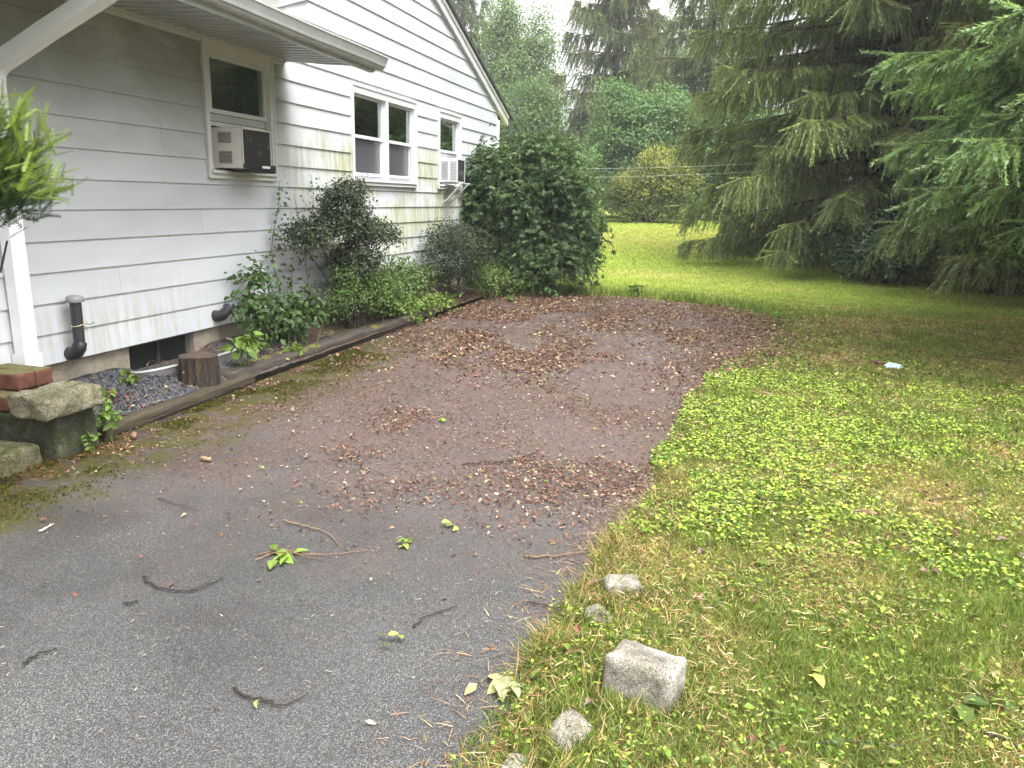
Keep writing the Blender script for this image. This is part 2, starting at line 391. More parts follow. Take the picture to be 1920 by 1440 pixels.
def glass(name, tint, refl_rough=.03, dif=.0, difc=(.1, .1, .1)):
    b = NB(name); t = b.n('ShaderNodeBsdfTransparent'); t.inputs[0].default_value = (*tint, 1)
    g = b.n('ShaderNodeBsdfGlossy'); g.inputs['Roughness'].default_value = refl_rough; g.inputs[0].default_value = (.8, .9, .85, 1)
    fr = b.n('ShaderNodeFresnel'); fr.inputs[0].default_value = 1.6
    fc = b.math('MINIMUM', b.math('ADD', b.math('MULTIPLY', fr.outputs[0], 2.6), .12), 1.)
    mx = b.n('ShaderNodeMixShader'); b.l(fc, mx.inputs[0]); b.l(t.outputs[0], mx.inputs[1]); b.l(g.outputs[0], mx.inputs[2])
    o = mx.outputs[0]
    if dif:
        d = b.n('ShaderNodeBsdfDiffuse'); d.inputs[0].default_value = (*difc, 1)
        m2 = b.n('ShaderNodeMixShader'); m2.inputs[0].default_value = dif; b.l(o, m2.inputs[1]); b.l(d.outputs[0], m2.inputs[2]); o = m2.outputs[0]
    return b.done(o)
M['glass'] = glass('window_glass', (.72, .80, .75))
M['screen'] = glass('insect_screen', (.6, .6, .62), .3, .5, (.11, .105, .125))
def grille():
    b = NB('coil_fins'); v = b.pos(); x = b.xyz(v)
    wv = b.math('SINE', b.math('MULTIPLY', x[2], 420.)); n = b.noise(v, 12, 4)
    c = b.mix(b.mr(n, .55, .7), b.ramp(wv, (0., .012), (1., .05)), (.10, .10, .11))
    return b.done(b.prin(c, .5, b.bump(wv, .4, .003), .4))
M['coil'] = grille()

# ------------------------------------------------------------------ ground
BX0 = -4.39                                   # plane of the clapboard wall
EDGE = np.array([(-.78, -6), (-.74, .5), (-.66, 1.5), (-.53, 2.0), (-.49, 2.4), (-.43, 3.1), (-.33, 3.8), (-.27, 5.5), (-.05, 7.6), (.18, 8.8), (.40, 9.8), (.22, 11), (-.5, 12.1)])
def right_edge(y): return np.interp(y, EDGE[:, 1], EDGE[:, 0]) + (vn(y, 0*np.asarray(y, float), .35, 5)-.5)*.16
def terrain(x, y):
    x = np.asarray(x, float); y = np.asarray(y, float)
    z = .0375*np.maximum(y-15, 0)**1.0*sstep(14, 20, y)
    z = np.minimum(z, 1.2+.004*np.maximum(y-47, 0))
    off = np.clip(np.maximum(x-right_edge(np.clip(y, -6, 12)), y-12.6), 0, 1)*(x > -4.4)
    return z + off*.05*fbm(x, y, 1.1, 2) + off*.015*vn(x, y, .22, 4) - .012
def bedz(x, y):
    x = np.asarray(x, float); y = np.asarray(y, float)
    t = np.clip((-3.78-x)/.6, 0, 1.3)
    return (.05+.17*t)*sstep(12.9, 11.0, y)*sstep(3.3, 3.75, y) + .006

def axis(*seg):
    return np.unique(np.concatenate([np.arange(a, b, s) for a, b, s in seg]))
xs = axis((-120, -20, 8), (-20, -4, .8), (-4, 6, .12), (6, 20, .8), (20, 121, 8))
ys = axis((-40, -2, 4), (-2, 1, .5), (1, 16, .12), (16, 40, .6), (40, 161, 6))
X, Y = np.meshgrid(xs, ys, indexing='ij'); Z = terrain(X, Y)
nx, ny = len(xs), len(ys)
I = np.arange(nx*ny).reshape(nx, ny)
F = np.stack([I[:-1, :-1], I[1:, :-1], I[1:, 1:], I[:-1, 1:]], -1).reshape(-1, 4)
PB().add(np.stack([X, Y, Z], -1).reshape(-1, 3), F).build('ground', M['lawn'], smooth=True)['kind'] = 'structure'

# asphalt driveway with a crumbling edge
yy = np.arange(-6, 11.9, .05); re = right_edge(yy) + (vn(yy, yy, .09, 8)-.5)*.06
far_ = np.array([(-.45, 12.0), (-.8, 12.35), (-1.5, 12.75), (-2.4, 12.75), (-3.1, 12.5), (-3.6, 11.9), (-3.85, 11.2)])
ya = np.concatenate([yy, far_[:4, 1]-[0, 0, .02, 0]]); ra = np.concatenate([re, far_[:4, 0]]); ya = np.maximum.accumulate(ya)
la = np.interp(ya, [-6, 2.0, 3.6, 9.0, 11.2, 11.9, 12.5, 12.76], [-3.9, -3.9, -3.80, -3.80, -3.85, -3.6, -3.1, -2.45])
ra = np.maximum(ra, la+.02); n_ = len(ya)
V = np.concatenate([np.stack([la*(1-u)+ra*u, ya, np.full(n_, -.004)], 1) for u in np.linspace(0, 1, 9)])
dpb = PB().add(V, [(k*n_+i, (k+1)*n_+i, (k+1)*n_+i+1, k*n_+i+1) for k in range(8) for i in range(n_-1)])
dr = dpb.build('driveway', M['asphalt']); dr['kind'] = 'structure'

xb = np.arange(-4.42, -3.76, .03); yb = np.arange(3.3, 13.0, .05)
X, Y = np.meshgrid(xb, yb, indexing='ij'); Z = bedz(X, Y) + .02*(fbm(X, Y, .12, 6)-.5)
hole = np.exp(-((X+4.4)/.22)**4-((Y-5.12)/.42)**4); Z = Z - .1*hole
I = np.arange(X.size).reshape(X.shape)
F = np.stack([I[:-1, :-1], I[1:, :-1], I[1:, 1:], I[:-1, 1:]], -1).reshape(-1, 4)
PB().add(np.stack([X, Y, Z], -1).reshape(-1, 3), F).build('planting_bed', M['gravel'], smooth=True)['kind'] = 'structure'

# ------------------------------------------------------------------ house
house = empty('house', (-4.39, 6.5, 0), 'white clapboard house with a gable end, porch roof and three windows', 'house')
HO = np.array([-4.39, 6.5, 0])
def hpart(pb, name, mats, parent=None, smooth=False):
    o = pb.build(name, mats, None, smooth)
    if parent is None: o.parent = house; o.matrix_parent_inverse = Matrix.Translation(-Vector(HO))
    else: o.parent = parent; 
    return o
def attach(o, p):
    """parent without moving"""
    o.parent = p; o.matrix_parent_inverse = Matrix.Translation(-Vector(p['_w'])) if '_w' in p else Matrix()
PITCH, Z0, SL = .2028, .381, .378
def rake_z(y): return np.where(np.asarray(y) > 6.2, 2.98-SL*(np.asarray(y)-14.6), 2.98-SL*(6.2-14.6)-SL*(6.2-np.asarray(y)))
WIN = [(5.74, 6.73, 1.655, 2.745), (8.30, 10.12, 1.66, 2.755), (10.95, 11.88, 1.66, 2.75)]
YL, YR = -1.6, 13.85
wall = PB()
k = 0
while True:
    za = Z0+PITCH*k; zb_ = za+PITCH
    if za > 6.1: break
    # limits under the rake
    def ylim(z): return min(YR, 14.6-(z-2.98)/SL-.0)
    yr = ylim(za+.1) if za > 2.8 else YR
    yl = YL if za < 2.9 else max(YL, 12.4-yr)
    cuts = sorted({yl, yr, *[y for q in WIN for y in q[:2] if yl < y < yr], *[q for q in np.arange(yl, yr, 1.2)]})
    for a, b in zip(cuts[:-1], cuts[1:]):
        rngs = [(za, zb_)]
        for (w0, w1, q0, q1) in WIN:
            if a >= w0-1e-6 and b <= w1+1e-6:
                new = []
                for (s0, s1) in rngs:
                    if q0 > s0+1e-4: new.append((s0, min(s1, q0)))
                    if q1 < s1-1e-4: new.append((max(s0, q1), s1))
                rngs = [r_ for r_ in new if r_[1]-r_[0] > .004]
        for s0, s1 in rngs:
            xa = BX0+.014*(1-(s0-za)/PITCH); xc = BX0+.014*(1-(s1-za)/PITCH)
            ja = .0025*(vn(a, k*3.1, .9, 12)-.5); jb = .0025*(vn(b, k*3.1, .9, 12)-.5)
            wall.add([(xa+ja, a, s0), (xa+jb, b, s0), (xc, b, s1), (xc, a, s1)], [(0, 1, 2, 3)])
            if s0 == za: wall.add([(BX0-.01, a, s0), (BX0-.01, b, s0), (xa+jb, b, s0), (xa+ja, a, s0)], [(0, 1, 2, 3)])
    k += 1
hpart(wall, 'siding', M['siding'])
# body of the house behind the boards, with openings left for the windows
body = PB()
for a, b in ((-1.6, 5.74), (6.73, 8.30), (10.12, 10.95), (11.88, 13.83)): body.box(BX0-.12, BX0-.012, a, b, 1.65, 2.76, 0, (.18, .18, .17))
body.box(BX0-.12, BX0-.012, -1.6, 13.83, .388, 1.65, 0, (.18, .18, .17))
V = [(x, y, z) for x in (BX0-.12, BX0-.012) for y, z in ((-1.6, 2.77), (13.83, 2.77), (13.83, 3.2), (6.2, 6.1), (-1.6, 3.2))]
body.add(V, [(0, 1, 2, 3, 4), (9, 8, 7, 6, 5)])
body.box(-12, BX0-.12, 13.7, 13.83, .3, 2.9, 0, (.18, .18, .17)); body.box(-12, BX0-.12, -1.6, -1.5, .3, 2.9, 0, (.18, .18, .17)); body.box(-12.1, -12, -1.6, 13.83, .3, 2.9, 0, (.18, .18, .17))
body.box(-12, BX0-.12, -1.5, 13.7, 2.78, 2.85, 0, (.18, .18, .17))
body.box(-12, BX0-.12, -1.5, 13.7, .28, .34, 0, (.18, .18, .17))
hpart(body, 'wall', M['paint'])
fd = PB(); fd.box(BX0-.2, BX0-.03, -1.6, 4.73, -.3, .385); fd.box(BX0-.2, BX0-.03, 5.47, 13.8, -.3, .385); fd.box(BX0-.2, BX0-.03, 4.73, 5.47, -.3, .12)
hpart(fd, 'foundation', M['concrete'])
ct = PB(); ct.box(BX0-.01, BX0+.03, 13.80, 13.90, .37, 2.9); hpart(ct, 'corner_trim', M['paint'])
# rake board and roof
def rake_pts(y, dn): return rake_z(y)-dn
rk = PB()
for (y0, y1) in ((6.2, 14.35), (6.2, -2.4)):
    for (d0, d1, xo, m) in ((.235, .055, .10, 0),):
        V = [(x, y, float(rake_z(y))-d) for x in (BX0-.01, BX0+xo-.045) for y, d in ((y0, d0), (y1, d0), (y1, d1), (y0, d1))]
        rk.add(V, [(0, 3, 2, 1), (4, 5, 6, 7), (0, 1, 5, 4), (2, 3, 7, 6), (1, 2, 6, 5), (0, 4, 7, 3)], (.60, .60, .63))
        V = [(x, y, float(rake_z(y))-d) for x in (BX0+xo-.045, BX0+xo-.027) for y, d in ((y0, .12), (y1, .12), (y1, .05), (y0, .05))]
        rk.add(V, [(0, 3, 2, 1), (4, 5, 6, 7), (0, 1, 5, 4), (2, 3, 7, 6), (1, 2, 6, 5), (0, 4, 7, 3)], (.72, .73, .74))
hpart(rk, 'rake_board', M['paint'])
rf = PB()
for (y0, y1) in ((6.2, 14.5), (6.2, -2.5)):
    V = [(x, y, float(rake_z(y))+d) for x in (-12.5, BX0+.10) for y, d in ((y0, -.055), (y1, -.055), (y1, .0), (y0, .0))]
    rf.add(V, [(0, 3, 2, 1), (4, 5, 6, 7), (0, 1, 5, 4), (2, 3, 7, 6), (1, 2, 6, 5), (0, 4, 7, 3)])
hpart(rf, 'roof', M['shingle'])
fl = PB()
fl.add([(BX0+.004, 6.90, 3.235), (BX0+.03, 6.90, 3.235), (BX0+.03, 7.44, 3.425), (BX0+.004, 7.44, 3.425), (BX0+.004, 6.90, 3.25), (BX0+.03, 6.90, 3.25), (BX0+.03, 7.44, 3.44), (BX0+.004, 7.44, 3.44)],
       [(0, 1, 2, 3), (4, 7, 6, 5), (1, 5, 6, 2), (0, 4, 5, 1)], (.6, .6, .6))
hpart(fl, 'flashing', M['paint'])

WHITE = (.80, .80, .79); TRIM = (.70, .70, .67)
def frame_rect(pb, x0, x1, y0, y1, z0, z1, w_, c=WHITE, wb=None, wt=None):
    wb = w_ if wb is None else wb; wt = w_ if wt is None else wt
    pb.box(x0, x1, y0, y0+w_, z0, z1, 0, c); pb.box(x0, x1, y1-w_, y1, z0, z1, 0, c)
    pb.box(x0, x1, y0+w_, y1-w_, z0, z0+wb, 0, c); pb.box(x0, x1, y0+w_, y1-w_, z1-wt, z1, 0, c)
def window(y0, y1, z0, z1, bays, midz, c, lower, blind=False):
    wn = PB(); xo = BX0+.035
    frame_rect(wn, BX0-.03, xo, y0, y1, z0, z1, .05, c, .035, .085)
    frame_rect(wn, xo, xo+.012, y0-.012, y1+.012, z0-.008, z1+.012, .022, c)
    wn.box(BX0-.08, xo+.03, y0+.02, y1-.02, z0+.035, z0+.06, 0, c)            # sill nosing
    frame_rect(wn, BX0-.13, BX0-.03, y0+.02, y1-.02, z0+.02, z1-.02, .04, tuple(q*.35 for q in c))
    for a, b in zip(bays[:-1], bays[1:]):
        if a[1] < b[0]: wn.box(BX0-.06, xo-.004, a[1], b[0], z0+.06, z1-.085, 0, c)
    f = hpart(wn, 'window', M['paint'])
    for a, b in bays:
        sh = PB(); frame_rect(sh, BX0-.045, BX0-.012, a, b, midz-.012, z1-.085, .045, c, .035, .03)
        s1 = sh.build('sash', M['paint'], f)
        g = PB(); g.box(BX0-.032, BX0-.028, a+.04, b-.04, midz+.02, z1-.11); g.build('pane', M['glass'], f)
        if lower:
            sh = PB(); frame_rect(sh, BX0-.07, BX0-.03, a, b, z0+.10, midz+.02, .04, c, .035, .03)
            sh.build('sash', M['paint'], f)
            g = PB(); g.box(BX0-.052, BX0-.048, a+.035, b-.035, z0+.13, midz-.005); g.build('pane', M['screen'], f)
            l = PB(); l.box(BX0-.05, BX0-.035, a+.02, b-.02, z0+.062, z0+.098, 0, (.30, .30, .32)); l.build('screen_sill', M['paint'], f)
        else:
            sh = PB(); sh.box(BX0-.07, BX0-.03, a, b, midz-.075, midz-.016, 0, tuple(q*.75 for q in c))
            frame_rect(sh, BX0-.06, BX0-.03, a, b, z0+.06, midz-.08, .035, c); sh.build('sash', M['paint'], f)
        if blind:
            bl = PB()
            e = a+(b-a)*.72
            for z in np.arange(z0+.14, z1-.10, .026):
                bl.add([(BX0-.095, a+.02, z), (BX0-.078, a+.02, z+.018), (BX0-.078, e, z+.018), (BX0-.095, e, z)], [(0, 1, 2, 3)], (.85, .86, .82))
            bl.box(BX0-.12, BX0-.10, e+.02, e+.09, z0+.1, z1-.1, 0, (.55, .55, .53))
            bl.build('blind', M['interior'], f)
    return f
window(*WIN[0], [(5.84, 6.70)], 2.20, (.58, .58, .545), False)
window(*WIN[1], [(8.38, 9.20), (9.26, 10.08)], 2.20, (.66, .66, .67), True, True)
window(*WIN[2], [(11.02, 11.84)], 2.20, (.65, .65, .66), False)
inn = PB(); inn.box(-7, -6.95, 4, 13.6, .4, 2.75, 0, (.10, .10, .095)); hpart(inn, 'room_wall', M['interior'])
# basement window
bwp = PB(); frame_rect(bwp, BX0-.12, BX0-.08, 4.735, 5.465, .125, .375, .03, (.10, .10, .10)); bwp.box(BX0-.12, BX0-.078, 5.09, 5.11, .155, .345, 0, (.05, .05, .05))
bwf = hpart(bwp, 'basement_window', M['paint'])
bp_ = PB(); bp_.box(BX0-.106, BX0-.100, 4.765, 5.435, .155, .345, 0, (.012, .014, .015)); bp_.build('pane', M['black_plastic'], bwf)

# porch roof: ribbed soffit pan, ledger, beam, gutter
prf = PB()
YP0, YP1 = -1.2, 6.95
XO = -3.42
def drop(y): return .012*(6.97-y)
n = 0; y = YP1
prof = []
while y > YP0:
    prof += [(y, 0.), (y-.05, 0.), (y-.062, .022), (y-.112, .022)]; y -= .124
prof = prof[::-1]
Vi = [(BX0+.004, yy_, 2.775+h*1.3) for yy_, h in prof]; Vo = [(XO, yy_, 2.70+drop(yy_)+h) for yy_, h in prof]
Vm = [tuple((np.array(p)+np.array(q))/2-np.array((0, 0, .012))) for p, q in zip(Vi, Vo)]
N_ = len(prof)
prf.add(Vi+Vm+Vo, [(i, i+1, N_+i+1, N_+i) for i in range(N_-1)]+[(N_+i, N_+i+1, 2*N_+i+1, 2*N_+i) for i in range(N_-1)], (.40, .41, .40))
prf.add([(BX0+.004, YP0, 2.85), (BX0+.004, YP1+.01, 2.85), (XO, YP1+.01, 2.755), (XO, YP0, 2.755+drop(YP0)), (BX0+.004, YP1+.01, 2.772), (XO, YP1+.01, 2.698)], [(0, 3, 2, 1)], (.5, .5, .5))
prf.add([(BX0+.004, YP1+.01, 2.85), (BX0+.004, YP1+.01, 2.768), (XO, YP1+.01, 2.694), (XO, YP1+.01, 2.755)], [(0, 1, 2, 3)], (.5, .5, .5))
porch = hpart(prf, 'porch_roof', M['metal'])
lg = PB(); lg.box(BX0+.02, BX0+.05, YP0, 6.955, 2.752, 2.792, 0, (.55, .55, .54)); lg.box(BX0+.02, BX0+.034, YP0, 6.95, 2.722, 2.750, 0, (.6, .6, .58)); lg.build('ledger', M['paint'], porch)
bmn = PB()
def run(x0, x1, d0, d1, ya, yb_, c):
    V = [(x, y_, 2.70+drop(y_)+d) for x in (x0, x1) for y_, d in ((ya, d0), (yb_, d0), (yb_, d1), (ya, d1))]
    bmn.add(V, [(0, 3, 2, 1), (4, 5, 6, 7), (0, 1, 5, 4), (2, 3, 7, 6), (1, 2, 6, 5), (0, 4, 7, 3)], c)
run(XO-.03, XO+.014, -.055, .06, YP0, 6.93, (.36, .37, .37)); run(XO-.05, XO-.03, -.015, .03, YP0, 6.95, (.46, .46, .46))
bmn.build('beam', M['metal'], porch)
gt = PB()
prof2 = [(XO+.016, .075), (XO+.016, -.03), (XO+.07, -.032), (XO+.084, -.024), (XO+.092, -.008), (XO+.108, -.004), (XO+.111, .006), (XO+.113, .016), (XO+.131, .066), (XO+.139, .070), (XO+.139, .084), (XO+.126, .088)]
pr = np.array(prof2); ysg = np.arange(YP0, 7.02, .25); ysg[-1] = 6.99
V = np.array([(p[0], y_, 2.70+drop(y_)+p[1]+.003*math.sin(y_*3.1)) for y_ in ysg for p in pr]); k_ = len(pr)
gt.add(V, [(i*k_+j, i*k_+j+1, (i+1)*k_+j+1, (i+1)*k_+j) for i in range(len(ysg)-1) for j in range(k_-1)], (.42, .44, .435))
e0 = (len(ysg)-1)*k_
gt.add(V[e0:e0+k_-1]+np.array((0, .001, 0)), [tuple(range(k_-1))], (.45, .47, .46))
gt.box(XO+.008, XO+.0155, YP0, 6.96, 2.66, 2.80, 0, (.4, .42, .42))
rg = random.Random(4)
for y_ in np.arange(3.4, 6.9, .085):
    if rg.random() < .75:
        z_ = 2.786+drop(y_); a_ = rg.uniform(-.03, .03)
        gt.add([(XO+.05, y_, z_), (XO+.11, y_+a_, z_+.004), (XO+.10, y_+.05, z_+rg.uniform(.008, .03)), (XO+.05, y_+.03, z_+.01)], [(0, 1, 2, 3)], (.10, .09, .06))
gt.build('gutter', M['metal'], porch)
# downspout: slanting offset from the gutter back to the wall, then down the wall
ds = PB()
def rect_tube(pb, P, wx, wy, c):
    P = np.array(P, float); rings = []
    T = nrm(np.gradient(P, axis=0))
    for p, t in zip(P, T):
        a = np.array([0, 1., 0]); bb = nrm(np.cross(t, a)[None])[0]
        ring = []
        for u, v_ in ((-1, -1), (-.35, -1), (-.2, -.8), (.2, -.8), (.35, -1), (1, -1), (1, 1), (.35, 1), (.2, .8), (-.2, .8), (-.35, 1), (-1, 1)):
            ring.append(p+a*wy*u+bb*wx*v_)
        rings.append(ring)
    n_ = 12; V = np.array(rings).reshape(-1, 3)
    pb.add(V, [(i*n_+j, i*n_+(j+1) % n_, (i+1)*n_+(j+1) % n_, (i+1)*n_+j) for i in range(len(P)-1) for j in range(n_)], c)
rect_tube(ds, [(XO+.07, 3.80, 2.72), (XO+.07, 3.80, 2.68), (XO+.03, 3.80, 2.63), (-3.9, 3.79, 2.41), (-4.28, 3.78, 2.235), (-4.32, 3.775, 2.19), (-4.325, 3.77, 2.12), (-4.325, 3.77, 1.2), (-4.325, 3.77, .48)], .04, .052, (.84, .85, .86))
dsp = hpart(ds, 'downspout', M['paint'])
bt = PB(); rect_tube(bt, [(-4.325, 3.77, .50), (-4.325, 3.77, .47), (-4.325, 3.77, .40), (-4.325, 3.77, .15)], .052, .064, (.80, .81, .82)); bt.build('boot', M['paint'], dsp)
# soil vent pipe and clean-out
vp = PB()
PX, PYv = -4.285, 4.15
vp.tube([(PX, PYv, .80), (PX, PYv, .52)], .037, 14, (.035, .036, .04)); vp.tube([(PX, PYv, .56), (PX, PYv, .50), (PX-.003, PYv-.003, .475), (PX-.03, PYv-.004, .44), (PX-.075, PYv-.004, .425), (BX0-.01, PYv-.004, .425)], .047, 14, (.03, .03, .034))
vpo = hpart(vp, 'vent_pipe', M['black_plastic'], smooth=True)
cp = PB(); cp.tube([(PX, PYv, .790), (PX, PYv, .812), (PX, PYv, .828), (PX, PYv, .836)], [.054, .058, .05, .02], 16, (.22, .22, .23)); cp.build('vent_cap', M['metal'], vpo, True)
wr = PB(); a_ = np.linspace(0, 2*math.pi, 14); wr.tube([(PX+.041*math.cos(t), PYv+.041*math.sin(t), .635+.01*math.sin(t)) for t in a_], .003, 5, (.55, .48, .3)); wr.tube([(PX+.03, PYv+.03, .64), (PX+.05, PYv+.06, .63), (PX+.04, PYv+.10, .64)], .003, 5, (.05, .05, .05))
wr.tube([(PX+.042, PYv+.01, .66), (PX+.05, PYv+.02, .62), (PX+.044, PYv+.035, .59), (PX+.04, PYv+.045, .60)], .004, 5, (.6, .52, .3)); wr.build('tie_wire', M['metal'], vpo)
co = PB(); co.tube([(BX0-.01, 5.72, .475), (-4.335, 5.72, .475), (-4.305, 5.72, .485), (-4.275, 5.745, .525), (-4.262, 5.76, .548)], [.05, .05, .048, .043, .043], 14, (.03, .03, .033))
co.tube([(-4.272, 5.75, .533), (-4.256, 5.768, .560)], .05, 14, (.03, .03, .034))
coo = hpart(co, 'cleanout_pipe', M['black_plastic'], smooth=True)
cc = PB(); cc.tube([(-4.256, 5.768, .560), (-4.250, 5.775, .570)], .030, 12, (.12, .12, .13)); cc.build('cleanout_cap', M['black_plastic'], coo)

# ------------------------------------------------------------------ air conditioners (they sit in the windows)
def ac(name, label, y0, y1, z0, z1, x1, c, black):
    o = PB()
    o.box(-4.62, x1-.012, y0, y1, z0, z1, 0, c)
    a = o.build(name, M['metal']); tag(a, label, 'air conditioner')
    md = a.modifiers.new('b', 'BEVEL'); md.width = .008; md.segments = 2
    yq = y0-.002
    groups = [(.10, .40, .62, .88), (.10, .40, .12, .42)] if black else [(.06, .45, .1, .9), (.55, .94, .1, .9)]
    wx = (x1-(-4.40))
    for (u0, u1, v0, v1) in groups:
        lv = PB()
        xa, xb_ = -4.40+wx*(u0+.05), -4.40+wx*(u1+.22 if black else u1)
        za, zb2 = z0+(z1-z0)*v0, z0+(z1-z0)*v1
        lv.box(xa, xb_, yq, yq+.004, za, zb2, 0, (.02, .02, .02) if black else (.32, .32, .34))
        nsl = 9 if black else 12
        for i in range(nsl):
            zz = za+(zb2-za)*(i+.5)/nsl
            lv.box(xa, xb_, yq-.005, yq-.0005, zz-.0035, zz+.0035, 0, tuple(q*.55 for q in c) if black else c)
        lv.build('side_louvre', M['metal'], a)
    cl = PB(); cl.box(x1-.011, x1, y0+.012, y1-.012, z0+.012, z1-.012); cl.build('condenser_grille', M['coil'], a)
    fr = PB(); frame_rect(fr, x1-.010, x1+.006, y0, y1, z0, z1, .012, tuple(q*.9 for q in c)); fr.build('rear_frame', M['metal'], a)
    return a
a1 = ac('window_air_conditioner', 'beige and black air conditioner in the window under the porch roof', 5.885, 6.31, 1.735, 2.07, -4.13, (.60, .57, .52), True)
tr = PB(); tr.box(-4.30, -4.105, 5.96, 6.33, 1.705, 1.733, 0, (.03, .03, .035)); tr.box(-4.128, -4.1, 5.885, 6.33, 1.7335, 1.775, 0, (.03, .03, .033)); tr.build('drip_tray', M['black_plastic'], a1)
stk = PB(); stk.box(-4.0995, -4.097, 6.12, 6.24, 1.745, 1.766, 0, (.75, .75, .75)); stk.build('sticker', M['paint'], a1)
a2 = ac('window_air_conditioner', 'white air conditioner on a metal bracket in the farthest window behind the big shrub', 11.12, 11.44, 1.755, 2.09, -4.13, (.66, .66, .67), False)
for yk in (11.16, 11.45):
    br = PB(); br.tube([(-4.385, yk, 1.44), (-4.30, yk, 1.50), (-4.06, yk, 1.75)], .013, 6, (.45, .45, .45)); br.tube([(-4.39, yk, 1.74), (-4.05, yk, 1.74)], .010, 6, (.5, .5, .5))
    br.build('bracket', M['metal'], a2)

# ------------------------------------------------------------------ stones, bricks, timbers, stump, window well
def rough_block(name, mat, x0, x1, y0, y1, z0, z1, rot=0., amp=.012, bev=.02, cuts=6, seed=0, tilt=0., taper=0.):
    """stone: a gridded box with rounded, chipped edges"""
    from mathutils import noise as mn
    S = np.array([x1-x0, y1-y0, z1-z0]); h = S/2; cell = max(S.max()/44, min(.012, S.min()/8))
    pb = PB()
    for ax in range(3):
        u, v = [q for q in range(3) if q != ax]
        nu, nv = max(3, int(S[u]/cell)), max(3, int(S[v]/cell))
        a, b = np.meshgrid(np.linspace(-h[u], h[u], nu+1), np.linspace(-h[v], h[v], nv+1), indexing='ij')
        I = np.arange(a.size).reshape(a.shape); F = np.stack([I[:-1, :-1], I[1:, :-1], I[1:, 1:], I[:-1, 1:]], -1).reshape(-1, 4)
        for sg in (-1, 1):
            V = np.zeros((a.size, 3)); V[:, u] = a.ravel(); V[:, v] = b.ravel(); V[:, ax] = sg*h[ax]
            pb.add(V, F if (sg > 0) == (ax != 1) else F[:, ::-1])
    for V in pb.v:
        for k in range(len(V)):
            p = V[k]; q = Vector(p)+Vector((seed*3.7, -seed*1.9, seed))
            r_ = bev*(1+.7*mn.noise(q*9))*1.2
            inner = np.clip(p, -(h-r_), h-r_); d = p-inner; l = np.linalg.norm(d)
            if l > 1e-9: p = inner+d/l*min(l, r_)
            t = p[2]/S[2]+.5
            p = p*np.array([1-taper*t, 1-taper*t, 1.])
            nv_ = np.array(mn.noise_vector(q*6))*amp+np.array(mn.noise_vector(q*17))*amp*.55+np.array(mn.noise_vector(q*45))*amp*.32
            V[k] = p+nv_+np.array([0, 0, h[2]])
    o = pb.build(name, mat, None, True)
    bm = bmesh.new(); bm.from_mesh(o.data); bmesh.ops.remove_doubles(bm, verts=bm.verts[:], dist=1e-5); bmesh.ops.recalc_face_normals(bm, faces=bm.faces[:]); bm.to_mesh(o.data); bm.free()
    o.location = ((x0+x1)/2, (y0+y1)/2, z0); o.rotation_euler = (tilt, 0, rot)
    return o
tag(rough_block('concrete_block', M['mossy_concrete'], -4.42, -3.68, 3.31, 3.62, -.02, .265, R(3), .014, .02, 8, 1), 'dark mossy concrete block under the granite stone beside the driveway', 'block')
tag(rough_block('granite_stone', M['lichen_granite'], -3.90, -3.60, 3.24, 3.62, .262, .395, R(-4), .022, .018, 7, 2), 'lichen covered granite stone lying on the mossy concrete block', 'stone')
tag(rough_block('red_brick', M['brick'], -4.30, -4.0, 3.31, 3.45, .262, .352, R(2), .004, .008, 5, 3), 'red brick on the concrete block, below the two mossy bricks', 'brick', 'bricks piled by the house')
tag(rough_block('red_brick', M['brick'], -4.36, -4.03, 3.42, 3.545, .354, .455, R(4), .004, .008, 5, 4), 'moss topped red brick at the front of the pile, nearer the camera', 'brick', 'bricks piled by the house')
tag(rough_block('red_brick', M['brick'], -4.365, -4.035, 3.552, 3.675, .354, .455, R(4), .004, .008, 5, 5), 'moss topped red brick at the back of the pile, nearer the gravel', 'brick', 'bricks piled by the house')
tag(rough_block('red_brick', M['brick'], -4.36, -4.05, 3.46, 3.68, .262, .3525, R(4), .004, .008, 5, 15), 'red brick under the rear mossy brick, half hidden by the granite stone', 'brick', 'bricks piled by the house')
tag(rough_block('paver', M['mossy_paver'], -4.25, -3.72, 2.45, 3.27, -.03, .115, R(1), .010, .015, 9, 6), 'greenish mossy paver slab in front of the concrete block at the driveway edge', 'paver')
tag(rough_block('granite_block', M['granite'], -.295, -.055, 2.15, 2.30, -.045, .135, R(-17), .011, .016, 8, 7, R(-4), .06), 'pale squared granite block standing in the grass with a leaf on top', 'stone')
for i, (x, y, s, lab) in enumerate([(-.335, 2.87, .085, 'small pale stone half sunk in the grass beside a pine cone'), (-.36, 1.97, .09, 'low grey stone half buried in grass left of the granite block'), (-.47, 1.78, .065, 'small white stone in the dirt at the bottom edge of the grass'), (-.40, 2.66, .07, 'grey stone under grass below the small pale stone')]):
    tag(rough_block('edging_stone', M['granite'], x-s*.9, x+s*.9, y-s*.6, y+s*.6, -.06, s*(.32 if i else .75), R(20+40*i), .016, .022, 5, 20+i), lab, 'stone', 'stones along the driveway edge')

